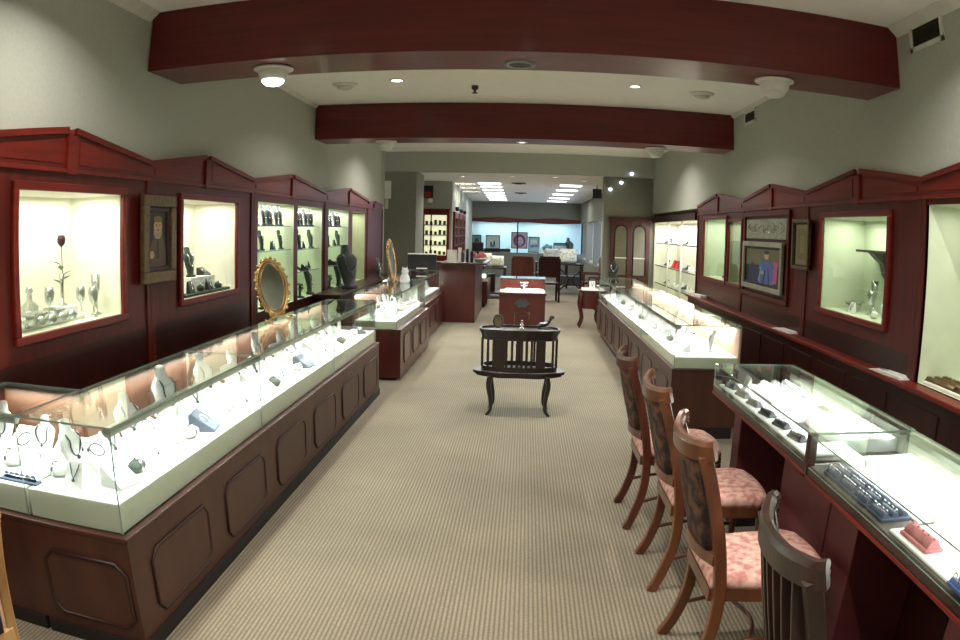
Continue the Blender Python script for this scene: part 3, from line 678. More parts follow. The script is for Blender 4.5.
def put(kind, loc, rz, where, group, sc=1.):
    k = (kind, where); CNT[k] = CNT.get(k, 0)+1
    lab = '%s %s %s' % (ORD[CNT[k]-1], NM[kind], where)
    if kind not in PROTO:
        o = MK[kind](lab); o.location = loc; o.rotation_euler = (0, 0, rz); o['group'] = group; o.scale = (sc,)*3; PROTO[kind] = o
        kids(o); [kids(c) for c in o.children]; return o
    return dup(PROTO[kind], loc, rz, lab, group, sc)
def rowput(kinds, n, y0, y1, x, z, rz, where, group, jit=.02, s=(1.15, 1.45), skip=()):
    for i in range(n):
        if i in skip: continue
        y = y0+(y1-y0)*(i+.5)/n+random.uniform(-jit, jit)
        put(kinds[i % len(kinds)] if not callable(kinds) else kinds(i), (x+random.uniform(-.015, .015), y, z), rz+random.uniform(-.3, .3), where, group, random.uniform(*s))
R2 = PI/2
# left counter (fronts face +x -> rz = 90 deg)
rowput(['bust', 'ramp', 'easel', 'bust', 'ramp', 'tree'], 30, 2.25, 6.75, -1.8, .65, R2, 'in the rear row of the long left case', 'white jewellery displays in the left counter', s=(1.2, 1.6))
rowput(['ramp', 'dpillow', 'easel', 'rings', 'pillow', 'dramp', 'ramp', 'rings', 'easel', 'ramp'], 26, 2.22, 6.7, -1.57, .65, R2, 'in the front row of the long left case', 'white jewellery displays in the left counter', s=(.9, 1.15))
# wing and corner
for i, (x, y, k, s) in enumerate(((-2.38, 2.44, 'bust', 1.2), (-2.24, 2.46, 'ramp', 1.5), (-2.1, 2.44, 'bust', 1.0), (-1.97, 2.46, 'ramp', 1.3), (-1.86, 2.42, 'tree', 1.1), (-2.36, 2.28, 'ramp', 1.2), (-2.2, 2.3, 'pillow', 1.2), (-2.04, 2.3, 'ramp', 1.1), (-1.9, 2.28, 'pillow', 1.1), (-1.74, 2.2, 'easel', 1.0))):
    put(k, (x, y, .65), 0, 'from the left in the counter wing', 'displays in the left counter wing', s)
t = ringstand('blue strip with small pegs at the front of the counter wing', 'tray_blue', 'tray_blue', 6); t.location = (-2.02, 2.15, .65); t.scale = (1.6, .8, .6)

# shorter left cases
rowput(['bust', 'tree', 'bust', 'easel'], 9, 7.62, 9.66, -1.68, .65, R2, 'in the rear of the shorter left case', 'white displays in the shorter left case', s=(1.1, 1.3))
rowput(['ramp', 'rings', 'easel', 'pillow'], 8, 7.65, 9.66, -1.49, .65, R2, 'in the front of the shorter left case', 'white displays in the shorter left case', s=(.95, 1.15))
rowput(['bust', 'ramp', 'easel'], 9, 9.9, 12.2, -1.66, .65, R2, 'in the set back left case', 'displays in the set back left case', s=(1.1, 1.3))
# long right counter
rowput(['bust', 'ramp', 'tree', 'easel', 'ramp'], 18, 5.7, 11.3, 1.62, .69, -R2, 'in the rear row of the long right case', 'white jewellery displays in the long right counter', s=(.9, 1.1))
rowput(['ramp', 'easel', 'dpillow', 'ramp', 'rings', 'pillow'], 20, 5.75, 11.3, 1.4, .69, -R2, 'in the front row of the long right case', 'white jewellery displays in the long right counter', s=(.8, 1.0))

# trays in the near right counter
def tray_at(x, y, z, w, d, label, mat, nmat, rows, cols, rz=0, name='ring_tray'):
    t = tray(label, mat, nmat, w, d, rows, cols); t.location = (x, y, z); t.rotation_euler = (0, 0, rz); t.name = name; t['group'] = 'trays in the shallow right counter'; return t
def block(x0, x1, y0, y1, h, label, mat='velvet'):
    m = MB(((x0+x1)/2, (y0+y1)/2, .836)); m.box(x0, x1, y0, y1, .836, .836+h, .005); tag(m.build('display_block', mat), label, 'display block')
block(1.13, 1.265, 2.47, 3.79, .012, 'long low white pad along the front of the second shallow counter')
for i in range(6):
    tray_at(1.175, 3.68-i*.2, .848, .11, .045, 'dark clip tray on the white front pad, %s from the far end' % ORD[i], 'chain', 'chrome', 1, 4, R2+.2, 'clip_tray')
block(1.3, 1.57, 3.3, 3.8, .012, 'large white pad at the far end of the second shallow counter')
put('easel', (1.23, 3.6, .848), -R2, 'standing on the white front pad', 'displays in the shallow counters', .8)
block(1.26, 1.5, 2.98, 3.29, .02, 'white pad in the middle of the second shallow counter')
block(1.33, 1.585, 2.5, 2.97, .06, 'raised white block at the near end of the second shallow counter')
tray_at(1.45, 3.55, .848, .4, .2, 'white ring tray on the far pad of the second shallow counter', 'velvet', 'chrome', 3, 8, R2)
for i in range(4):
    tray_at(1.185, 2.22-i*.125, .836, .11, .115, 'dark blue tray of silver charms, %s from the corner post' % ORD[i], 'tray_blue', 'chrome', 3, 4, R2, 'charm_tray')
block(1.25, 1.32, 1.75, 2.3, .012, 'narrow white strip behind the charm trays')
block(1.12, 1.31, 1.05, 1.72, .012, 'white pad in front of the nearest shallow case')
tray_at(1.17, 1.6, .848, .16, .07, 'pinkish card of brooches on the nearest white pad', 'pinkcloth', 'brassy', 1, 5, R2, 'brooch_card')
tray_at(1.13, 1.28, .848, .12, .06, 'small tray of coloured charms on the nearest white pad', 'p_blue', 'brassy', 2, 4, R2, 'charm_tray')
for i, (a_, b_) in enumerate(((2.0, 2.33), (1.62, 1.97), (1.2, 1.58))):
    block(1.32-.01*i, 1.555, a_, b_, .045, 'raised white block in the nearest shallow case, %s from the post' % ORD[i])
tray_at(1.44, 1.8, .881, .2, .14, 'white ring tray on the middle raised block', 'velvet', 'chrome', 3, 6, R2)

# ------------------------------------------------------------------ chairs at the right counter (face +x)
def bez(P, n=8):
    """Catmull-Rom through P"""
    P = [Vector(p) for p in P]; Q = [P[0]*2-P[1]]+P+[P[-1]*2-P[-2]]; out = []
    for i in range(1, len(Q)-2):
        for k in range(n):
            t = k/n; a, b, c, d = Q[i-1], Q[i], Q[i+1], Q[i+2]
            out.append(.5*((2*b)+(c-a)*t+(2*a-5*b+4*c-d)*t*t+(3*b-a-3*c+d)*t**3))
    out.append(P[-1]); return out
def rectprof(w, h, c=.25):
    a, b = w/2, h/2; k = min(a, b)*c
    return [(-a+k, -b), (a-k, -b), (a, -b+k), (a, b-k), (a-k, b), (-a+k, b), (-a, b-k), (-a, -b+k)]
def make_chair(label, wood, slats=False, loc=(0, 0, 0), rz=0, name='upholstered_chair', group='chairs along the right counter'):
    t = thing(name, label, 'chair', loc, rz, group)
    hw = .2
    for s in (-1, 1):
        p = bez([(-.055, s*(hw+.01), 0), (-.01, s*hw, .1), (.03, s*hw, .25), (.035, s*hw, .42), (.01, s*hw, .6), (-.04, s*hw, .8), (-.085, s*(hw+.004), .95)], 5)
        m = MB(); m.sweep(p, rectprof(.034, .046), up=(1, 0, 0)); m.build('back_post_and_leg', wood, t)
        p = bez([(.46, s*.205, .0), (.445, s*.2, .15), (.45, s*.2, .3), (.45, s*.2, .4)], 4)
        m = MB(); m.tube(p, [.014+.012*i/(len(p)-1) for i in range(len(p))], 8); m.build('front_leg', wood, t)
        p = bez([(.0, s*hw, .16), (.2, s*(hw-.012), .2), (.44, s*.2, .17)], 5)
        m = MB(); m.tube(p, .01, 8); m.build('side_stretcher', wood, t)
    m = MB(); m.tube(bez([(.2, -.19, .195), (.26, 0, .185), (.2, .19, .195)], 5), .009, 8); m.build('cross_stretcher', wood, t)
    # crest rail bowed backwards, tips rolled
    path = bez([(-.058, -.222, .975), (-.085, -.195, .966), (-.118, -.1, .955), (-.128, 0, .953), (-.118, .1, .955), (-.085, .195, .966), (-.058, .222, .975)], 5)
    pr = [(-.014, -.036), (.01, -.036), (.014, -.018), (.01, -.01), (.017, -.002), (.012, .007), (.02, .014), (.016, .026), (.006, .033), (-.01, .031), (-.016, .014)]
    m = MB(); m.sweep(path, pr, up=(0, 0, 1)); m.build('crest_rail', wood, t)
    for y in ((-1, 1)):
        pass
    m = MB(); m.sweep(bez([(.0, -.2, .56), (-.03, -.1, .555), (-.04, 0, .555), (-.03, .1, .555), (.0, .2, .56)], 4), rectprof(.022, .045), up=(0, 0, 1)); m.build('lower_rail', wood, t)
    def bx(y, z):
        f = (z-.56)/.38; e = 1-(y/.2)**2
        return (.0-.075*f-.02*f*(1-f))-e*(.028+.014*f)
    if slats:
        for i in range(7):
            y = -.15+.05*i
            m = MB(); m.sweep([(bx(y, z), y, z) for z in (.56, .65, .75, .85, .94)], rectprof(.012, .043), up=(1, 0, 0)); m.build('back_slat', wood, t)
    else:
        m = MB(); N = 8; Z = [.585+.335*k/6 for k in range(7)]
        for off in (-.014, .014):
            G = [[m.v((bx(y, z)+off, y, z)) for y in [-.165+.33*i/N for i in range(N+1)]] for z in Z]
            for a in range(6):
                for b in range(N): m.f([G[a][b], G[a][b+1], G[a+1][b+1], G[a+1][b]], True)
        bmesh.ops.remove_doubles(m.bm, verts=m.bm.verts[:], dist=.0001)
        be = [e for e in m.bm.edges if e.is_boundary]
        bmesh.ops.bridge_loops(m.bm, edges=be)
        m.build('back_upholstery', 'fabric_dark', t)
    # seat
    out = [(.0, -.185), (.2, -.215), (.42, -.235), (.475, -.2), (.495, -.1), (.5, 0), (.495, .1), (.475, .2), (.42, .235), (.2, .215), (.0, .185)]
    m = MB(); m.prism(out, 'z', .385, .435); m.build('seat_frame', wood, t)
    def sc(k, z): return [(.24+(x-.24)*k, y*k, z) for x, y in out]
    m = MB(); m.rings([sc(.985, .436), sc(1.0, .455), sc(.97, .478), sc(.88, .49), sc(.6, .497), sc(.2, .5)]); m.build('seat_cushion', 'fabric', t)
    return t
make_chair('red brown upholstered chair, farthest from the camera at the right counter', 'chair_red', loc=(.69, 3.92, 0))
make_chair('golden brown chair with pink seat, second from the far end of the counter', 'chair', loc=(.72, 3.17, 0))
make_chair('large golden brown chair with dark tapestry back, third along the counter', 'chair', loc=(.705, 2.36, 0))
make_chair('dark chair with fluted crest rail and slatted back, nearest the camera', 'chair_dark', True, loc=(.745, 1.46, 0), rz=-.06)
# chair by the left wing (only its side shows)
make_chair('honey coloured wooden chair cut off at the lower left corner', 'honey', loc=(-1.48, 1.11, 0), rz=math.radians(150), group='chairs at the left wing')

# ------------------------------------------------------------------ magazine stand in the aisle
o = (-.015, 6.35, 0); t = thing('magazine_stand', 'dark carved bow fronted magazine stand with slatted sides in the aisle', 'stand', o)
def bow(w, d0, d1, n=16, sx=1.):
    """outline: straight-ish back, bowed front"""
    return [(w*math.cos(a)*sx, (d0 if math.sin(a) < 0 else d1)*(abs(math.sin(a))**.6)*(-1 if math.sin(a) < 0 else 1)) for a in [2*PI*i/(2*n) for i in range(2*n)]]
def ringband(mb, pts, z0, z1, th):
    n = len(pts); inn = [(x*(1-th/abs(.36)), y*(1-th/.2)) for x, y in pts]
    A = [mb.v((x, y, z0)) for x, y in pts]; B = [mb.v((x, y, z1)) for x, y in pts]; C = [mb.v((x, y, z1)) for x, y in inn]; D = [mb.v((x, y, z0)) for x, y in inn]
    for i in range(n):
        j = (i+1) % n
        mb.f([A[i], A[j], B[j], B[i]]); mb.f([B[i], B[j], C[j], C[i]]); mb.f([C[i], C[j], D[j], D[i]]); mb.f([D[i], D[j], A[j], A[i]])
top = bow(.365, .2, .2)
m = MB(); m.prism(top, 'z', .755, .77); m.prism([(x*.97, y*.97) for x, y in top], 'z', .735, .755); m.build('tabletop', 'black_wood', t)
m = MB(); ringband(m, [(x*1.01, y*1.01) for x, y in top], .765, .785, .02); m.build('gallery_rim', 'black_wood', t)
m = MB(); ringband(m, [(x*.95, y*.93) for x, y in top], .69, .74, .02); m.build('upper_rail', 'black_wood', t)
m = MB(); ringband(m, [(x*.95, y*.93) for x, y in top], .405, .45, .02); m.build('lower_rail', 'black_wood', t)
n = len(top)
def slat(x, y, w):
    a = math.atan2(y, x*.6); m = MB(); m.box(x-w/2, x+w/2, y-.007, y+.007, .44, .7); m.build('slat', 'black_wood', t)
for x in (-.14, -.115, -.065, -.02, .022, .065, .11): slat(x, -.182, .022)
slat(-.19, -.176, .1); slat(.19, -.176, .085)
for x in (-.28, -.335, .3, .335): slat(x, -.14 if abs(x) < .32 else -.07, .022)
for x in (-.21, -.14, -.07, 0, .07, .14, .21): slat(x, .178, .02)
m = MB()
pts = []
for i in range(60):
    a = 2*PI*i/60; x, y = .395*math.cos(a), .215*math.sin(a)
    k = 1+.05*math.cos(4*a)+.02*math.cos(10*a); q = abs(math.sin(a))**.6*(1 if math.sin(a) > 0 else -1)
    pts.append((x*k, .215*q*(1+.07*math.cos(6*a))))
m.prism(pts, 'z', .375, .4); m.prism([(x*.94, y*.94) for x, y in pts], 'z', .355, .375); m.build('serpentine_shelf', 'black_wood', t)
for x, y in ((-.25, -.15), (.25, -.15), (-.24, .13), (.24, .13)):
    s = 1 if x > 0 else -1
    p = bez([(x, y, .37), (x+s*.02, y, .28), (x-s*.0, y, .15), (x+s*.0, y, .05), (x+s*.035, y, 0)], 5)
    m = MB(); m.tube(p, [.026-.013*i/(len(p)-1) for i in range(len(p))], 8); m.build('cabriole_leg', 'black_wood', t)
# figurines on it
o = (-.215, 6.3, .785)
t = thing('oval_photo_frame', 'small dark oval photo frame on the magazine stand', 'picture frame', o)
m = MB(); m.tube([(.04*math.cos(a), 0, .065+.055*math.sin(a)) for a in [2*PI*i/20 for i in range(20)]], .008, 6, True); m.build('frame', 'chain', t)
m = MB(); m.prism([(.036*math.cos(a), .065+.05*math.sin(a)) for a in [2*PI*i/20 for i in range(20)]], 'y', -.002, .004); m.build('glass', 'p_tan', t)
m = MB(); m.prism([(-.02, 0), (.02, 0), (0, .04)], 'y', .0, .03); m.build('easel_foot', 'black', t)
o = (0, 6.3, .785); t = thing('figurine', 'tiny silver figurine in the middle of the magazine stand', 'figurine', o)
m = MB(); m.lathe([(.022, 0), (.022, .008), (.01, .014), (.018, .035), (.012, .055), (.004, .06)], seg=12); m.ball((0, 0, .068), .01, 8); m.build('figure', 'chrome', t)
o = (.2, 6.32, .785); t = thing('figurine', 'dark reclining animal figurine on the right of the magazine stand', 'figurine', o)
m = MB(); m.box(-.06, .06, -.03, .03, 0, .01, .003); m.build('base', 'black', t)
m = MB(); m.tube(bez([(-.06, 0, .025), (-.02, 0, .04), (.03, 0, .05), (.05, 0, .08), (.065, 0, .1)], 4), [.012, .02, .024, .024, .022, .02, .02, .02, .018, .016, .016, .015, .014, .014, .014, .013, .012], 8); m.ball((.07, 0, .108), .018, 8, sx=1.4); m.build('animal', 'chain', t)

# ------------------------------------------------------------------ red pedestal case
o = (-.005, 11.7, 0); t = thing('pedestal_case', 'red wood pedestal with small glass case and silver plaque in the aisle', 'display case', o)
m = MB(); m.box(-.385, .385, 0, .55, .06, .62, .004); m.box(-.4, .4, -.015, .56, .0, .07, .01); m.box(-.4, .4, -.015, .56, .6, .645, .008); m.build('base', 'woodcase', t)
m = MB(); m.box(-.37, .37, .015, .535, .645, .66); m.build('deck', 'deck', t)
for b in ((-.38, .38, 0, .006, .645, .88), (-.38, -.374, .006, .54, .645, .88), (.374, .38, .006, .54, .645, .88)):
    m = MB(); pane_box(m, *b); m.build('glass_side', None, t)
m = MB(); pane_box(m, -.38, .38, 0, .54, .88, .887, 'glass_top'); m.build('glass_top', None, t)
m = MB(); m.box(-.37, .37, .53, .54, .66, .88); m.build('back_board', 'wood', t)
m = MB(); m.prism([(.12*math.cos(a)*(1+.12*math.cos(6*a)), .47+.07*math.sin(a)*(1+.12*math.cos(6*a))) for a in [2*PI*i/36 for i in range(36)]], 'y', -.012, -.0); m.build('silver_plaque', 'chain', t)
m = MB(); m.tube([(-.12, -.01, .05), (-.12, -.01, .31), (.12, -.01, .31), (.12, -.01, .05)], .008, 6); m.build('arched_handle', 'bronze', t)
a = lamp('case_light', 'AREA', (0, .1, .87), 8, (1, 1, .96), .6, .05); a.parent = t
tray_at(-.17, 11.95, .66, .26, .2, 'white jewellery tray at the left inside the red pedestal case', 'velvet', 'brassy', 3, 5, 0)
tray_at(.2, 11.95, .66, .3, .14, 'white jewellery tray at the right inside the red pedestal case', 'velvet', 'brassy', 2, 6, 0)
put('tree', (.02, 12.1, .66), 0, 'inside the red pedestal case', 'displays in the pedestal case', 1.2)
PROTO.pop('x', None)

# ------------------------------------------------------------------ tall register counter
o = (-1.16, 12.6, 0); t = thing('register_counter', 'tall plain mahogany register counter on the left past the cases', 'counter', o)
m = MB(o); m.box(-1.46, -.86, 12.6, 14.8, 0, 1.05, .004); m.box(-2.05, -1.46, 12.75, 12.9, 0, 1.05); m.build('body', 'woodcase', t)
m = MB(o); m.box(-1.5, -.66, 12.5, 14.9, 1.05, 1.085, .008); m.box(-2.05, -1.5, 12.68, 13, 1.05, 1.085, .004); m.build('counter_top', 'chair_dark', t)
case('display_case', 'small glass case beyond the tall register counter', (-.8, 15.2, 0), PI/2, 1.4, .5, [(.1, .6), (.75, 1.25)], (True, True), E=7, over=.03, wood='woodcase')
o = (-1.66, 12.4, .955)
t = thing('computer_monitor', 'black computer monitor seen from behind on the left glass case', 'monitor', (-1.68, 11.6, .955))
m = MB(); m.box(-.24, .24, -.03, .03, .04, .31, .012); m.build('housing', 'black', t)
m = MB(); m.box(-.235, .235, -.034, .025, .296, .314, .004); m.build('top_edge', 'white', t)
m = MB(); m.box(-.1, .1, -.08, .1, 0, .012, .004); m.box(-.03, .03, -.02, .02, .01, .06); m.build('stand', 'black', t)
m = MB(); m.box(-.09, .09, -.036, -.03, .055, .075); m.build('label_plate', 'white', t)
# things on the register counter
def carton(x0, x1, y0, y1, z0, z1, mat, name, label, cat, bev=.004):
    m = MB(((x0+x1)/2, (y0+y1)/2, z0)); m.box(x0, x1, y0, y1, z0, z1, bev); return tag(m.build(name, mat), label, cat)
zt = 1.086
t = thing('brochure_holder', 'white brochure holder on the left end of the register counter', 'holder', (-1.3, 12.75, zt))
m = MB(); m.box(-.1, .1, -.04, .04, 0, .02, .003); m.prism([(-.03, .02), (.03, .02), (.05, .22), (.04, .22)], 'x', -.09, .09); m.build('holder', 'white', t)
m = MB(); m.prism([(-.038, .04), (-.03, .04), (.035, .21), (.028, .21)], 'x', -.08, .08); m.build('leaflet', 'paper', t)
for i, (x, h, mt, l) in enumerate(((-1.16, .26, 'white', 'white upright card on the register counter'), (-1.1, .18, 'chain', 'grey upright box on the register counter'), (-1.02, .24, 'black', 'black upright card reader on the register counter'), (-.94, .2, 'wooddark', 'dark red box on the register counter'))):
    carton(x-.025, x+.025, 12.7, 12.85, zt, zt+h, mt, ('display_card', 'small_box', 'card_reader', 'small_box')[i], l, ('card', 'box', 'card reader', 'box')[i])
t = thing('pink_bouquet', 'pink bouquet in white tissue at the right end of the register counter', 'bouquet', (-.8, 12.85, zt))
m = MB()
for i in range(14):
    a = i*2.4; r = .03+.01*(i % 5); m.ball((r*math.cos(a)*1.6, r*math.sin(a), .1+.012*(i % 6)), .035, 8)
m.build('blossoms', 'pinkcloth', t)
m = MB(); m.lathe([(.04, 0), (.09, .05), (.13, .08), (.11, .07), (.05, .03)], seg=14, sx=1.3); m.build('tissue', 'paper', t)
t = thing('small_screen', 'small black screen standing behind the pink bouquet', 'screen', (-.86, 13.2, zt))
m = MB(); m.box(-.1, .1, -.02, .02, .2, .36, .008); m.box(-.02, .02, -.015, .015, .0, .2); m.box(-.07, .07, -.06, .06, 0, .012); m.build('screen', 'black', t)

# ------------------------------------------------------------------ standing mirrors and porcelain
def oval_mirror(loc, rz, a, b, label, name='oval_mirror', tilt=0):
    t = thing(name, label, 'mirror', loc, rz); t.rotation_euler = (tilt, -.09 if tilt < -.18 else 0, rz)
    zc = b+.05; N = 40
    m = MB(); m.tube([(a*math.cos(q), -.0, zc+b*math.sin(q)) for q in [2*PI*i/N for i in range(N)]], .017, 8, True)
    for i in range(22):
        q = 2*PI*i/22; m.ball(((a+.014)*math.cos(q), -.004, zc+(b+.014)*math.sin(q)), .017, 6)
    m.tube([((a-.028)*math.cos(q), -.008, zc+(b-.028)*math.sin(q)) for q in [2*PI*i/N for i in range(N)]], .006, 6, True)
    m.build('gold_frame', 'gold', t)
    m = MB(); m.prism([(a*.97*math.cos(q), zc+b*.97*math.sin(q)) for q in [2*PI*i/N for i in range(N)]], 'y', -.004, .006); m.build('mirror_glass', 'mirror', t)
    m = MB(); m.tube([(0, .012, zc-.05), (0, .1, .01)], .008, 6); m.build('strut', 'gold', t)
    m = MB()
    for s in (-1, 1): m.tube(bez([(0, -.01, .035), (s*.05, -.015, .03), (s*.09, -.02, .008), (s*.12, -.02, .02)], 4), .01, 6)
    m.build('scroll_foot', 'gold', t)
    return t
oval_mirror((-1.86, 5.1, .957), -.15+.95, .125, .21, 'gold oval mirror with beaded frame on the long left case', tilt=-.2)
oval_mirror((-1.72, 9.3, .957), 1.5, .15, .25, 'gold oval mirror seen nearly edge on, on the shorter left case', tilt=-.15)
t = thing('porcelain_cat', 'white porcelain cat figurine on the shorter left case beside the mirror', 'figurine', (-1.56, 9.2, .957))
m = MB(); m.lathe([(.06, 0), (.07, .03), (.06, .08), (.04, .115), (.035, .125)], seg=16); m.ball((0, 0, .15), .045, 14, sx=1.1)
for s in (-1, 1): m.lathe([(.016, 0), (.001, .035)], (s*.028, 0, .18), 8); m.ball((s*.045, -.04, .03), .022, 8)
m.build('cat', 'porcelain', t)

# ------------------------------------------------------------------ goods in the left windows
def vase(x, y, z, prof, label, name='glass_vase', cat='vase', mat='crystal'):
    m = MB((x, y, z)); m.lathe(prof, (x, y, z), 18, cap=False); return tag(m.build(name, mat), label, cat, 'crystal in the left window')
tall = [(.04, 0), (.042, .008), (.01, .02), (.012, .1), (.03, .16), (.034, .25), (.03, .25), (.026, .16), (.004, .12)]
bowlp = [(.03, 0), (.03, .008), (.012, .02), (.05, .04), (.075, .07), (.07, .07), (.045, .045), (.004, .03)]
dec = [(.05, 0), (.055, .01), (.055, .09), (.02, .12), (.016, .16), (.026, .17), (.02, .19), (.005, .2)]
gob = [(.03, 0), (.03, .004), (.005, .012), (.005, .07), (.03, .1), (.034, .15), (.028, .18), (.025, .18), (.03, .15), (.026, .105), (.003, .08)]
z = 1.152
carton(-2.8, -2.55, 2.78, 3.5, z, z+.02, 'trim', 'white_tray', 'low white mirror tray along the base of the crystal window', 'tray')
carton(-2.76, -2.62, 3.36, 3.52, z+.02, z+.075, 'velvet', 'riser_block', 'white riser block under the rose vase in the crystal window', 'riser')
vase(-2.68, 3.1, z+.02, dec, 'crystal decanter at the left in the crystal window', 'decanter', 'decanter')
t = thing('rose_vase', 'slim glass bud vase holding one dark red rose', 'vase', (-2.69, 3.44, z+.075))
m = MB(); m.lathe([(.035, 0), (.036, .008), (.012, .02), (.012, .13), (.02, .19), (.016, .19), (.009, .13), (.003, .03)], seg=16, cap=False); m.build('vase', 'crystal', t)
m = MB(); m.tube([(0, 0, .05), (.004, .003, .2), (0, 0, .37)], .003, 5)
for i, (a, zz) in enumerate(((.3, .2), (2.4, .23), (4.2, .26), (1.2, .17), (3.3, .15))):
    c, s = math.cos(a), math.sin(a); m.f([m.v(p) for p in ((0, 0, zz-.02), (.035*c-.022*s, .035*s+.022*c, zz), (.07*c, .07*s, zz+.01), (.035*c+.022*s, .035*s-.022*c, zz))])
st = m.build('rose_stem', 'leaf', t)
m = MB(); m.lathe([(.004, .35), (.024, .37), (.028, .395), (.022, .415), (.015, .42), (.015, .4), (.003, .39)], seg=10); m.build('rose_bloom', 'rose', t)
for i, (x, y, p, l) in enumerate(((-2.56, 3.02, bowlp, 'low crystal bowl in front of the decanter'), (-2.66, 3.27, gob, 'crystal goblet left of the rose vase'), (-2.57, 3.2, bowlp, 'wide crystal dish in the middle of the crystal window'), (-2.66, 3.6, gob, 'crystal goblet right of the rose vase'), (-2.58, 3.66, tall, 'tall crystal vase at the right of the window'), (-2.53, 3.56, gob, 'short crystal goblet in front of the tall vase'), (-2.53, 2.88, bowlp, 'small crystal dish at the left front of the window'))):
    vase(x, y, z+(.02 if y < 3.5 else 0), p, l, ('crystal_bowl', 'goblet', 'crystal_bowl', 'goblet', 'glass_vase', 'goblet', 'crystal_bowl')[i], ('bowl', 'goblet', 'bowl', 'goblet', 'vase', 'goblet', 'bowl')[i])
for i in range(4):
    vase(-2.5, 2.98+.1*i, z+.02, [(.02, 0), (.035, .01), (.04, .03), (.02, .05), (.004, .055)], '%s small crystal ornament on the white tray from the left' % ORD[i], 'crystal_ornament', 'ornament')
# second window
carton(-2.7, -2.57, 5.0, 5.46, z, z+.13, 'velvet', 'riser_block', 'white riser block under the dark bust, second left window', 'riser')
carton(-2.56, -2.47, 4.72, 5.56, z, z+.02, 'bustgrey', 'dark_tray', 'grey tray of small displays in the second left window', 'tray')
t = bust('dark grey figure bust with pale necklace on the riser block', 'bustgrey', 'chrome', .24, 'necklace_bust', (-2.63, 5.12, z+.13)); t.rotation_euler = (0, 0, R2)
put('bramp', (-2.63, 5.36, z+.13), R2, 'on the riser block of the second left window', 'small displays in the second left window', .8)
for i in range(4): put(('beasel', 'dpillow', 'beasel', 'dpillow')[i], (-2.515, 4.9+.17*i, z+.02), R2, 'on the tray of the second left window', 'small displays in the second left window', .9)
put('bbust', (-2.52, 4.72, z+.02), R2, 'at the left edge of the second left window', 'small displays in the second left window', .8)
# shelf bays
G = 'black displays in the left shelf bays'
def bay(y0, y1, z, n, kinds, x, where, sc=(.95, 1.15), rz=R2+.35): rowput(kinds, n, y0, y1, x+.11, z, rz, where, G, .01, sc)
for (a, b), w in (((6.2, 7.18), 'first shelf bay'), ((7.4, 8.26), 'second shelf bay'), ((8.64, 9.58), 'third shelf bay')):
    bay(a, b, 1.692, 7, ['bbust', 'gbust'], -2.66, 'on the top shelf, %s' % w, (.86, .92))
    bay(a, b, 1.432 if w[0] != 'f' else 1.447, 4, ['bramp', 'bbust', 'beasel', 'gbust'], -2.66, 'on the middle shelf, %s' % w, (.8, .95))
    if w[0] != 'f': bay(a, b, 1.182, 4, ['ramp', 'bramp', 'bramp', 'beasel'], -2.66, 'on the low shelf, %s' % w, (.8, .95))
    bay(a, b, .885, 2, ['btree', 'gbust'], -2.62, 'on the bottom of the %s' % w, (1.3, 1.6))
t = bust('tall black necklace bust with long pale necklace, standing behind the left cases', 'bustblack', 'chain', .56, 'tall_necklace_bust', (-2.2, 8.75, .9)); t.rotation_euler = (0, 0, R2-.5)
t = bust('small black bust near the far mirror behind the shorter left case', 'bustblack', 'chrome', .3, 'necklace_bust', (-2.25, 10.9, .9)); t.rotation_euler = (0, 0, R2)
o = (-2.28, 9.4, 0); t = thing('back_counter', 'dark low back counter against the left wall behind the shorter cases', 'counter', o)
m = MB(o); m.box(-2.435, -2.12, 7.9, 11.9, .06, .86, .004); m.box(-2.44, -2.1, 7.88, 11.92, .86, .9, .006); m.build('body', 'wooddark', t)
for i in range(5):
    m = MB(o); m.box(-2.12, -2.114, 8.0+i*.78, 8.68+i*.78, .14, .8, .004); m.build('door', 'wooddark', t)

# goods in the right windows
z = 1.162
for i, (x, y, h) in enumerate(((2.74, 4.7, .16), (2.66, 4.85, .12), (2.76, 4.98, .2), (2.62, 5.08, .08), (2.72, 5.2, .07))):
    kd = (dec, gob, tall, bowlp, bowlp)[i]
    m = MB((x, y, z)); m.lathe(kd, (x, y, z), 16, cap=False); tag(m.build(('decanter', 'goblet', 'glass_vase', 'crystal_bowl', 'crystal_bowl')[i], 'crystal' if i else 'porcelain'), 'clear ornament in the large right window, %s from the corbel side' % ORD[i], ('decanter', 'goblet', 'vase', 'bowl', 'bowl')[i])
put('pillow', (2.56, 4.6, z), -R2, 'in the large right window', 'displays in the large right window', .9)
put('easel', (2.54, 4.95, z), -R2, 'in the large right window', 'displays in the large right window', .8)
z = 1.167
t = thing('red_ornament', 'small red vase with dark stem in the far right window', 'vase', (2.56, 8.5, z))
m = MB(); m.lathe([(.035, 0), (.045, .05), (.04, .1), (.02, .14), (.026, .17), (.004, .16)], seg=14); m.build('vase', 'red', t)
m = MB(); m.tube(bez([(0, 0, .15), (.0, .02, .26), (.0, .06, .36)], 4), .006, 6); m.ball((0, .065, .38), .03, 8, sz=1.5); m.build('stem', 'black', t)
put('beasel', (2.62, 8.9, z), -R2, 'in the far right window', 'displays in the far right window', .9)
for i, zz in enumerate((1.167, 1.402, 1.652)):
    put('dpillow', (2.64, 7.8, zz), -R2, 'in the narrow lit right window', 'displays in the narrow right window', 1.0)
    put('easel', (2.64, 7.98, zz), -R2, 'in the narrow lit right window', 'displays in the narrow right window', .9)
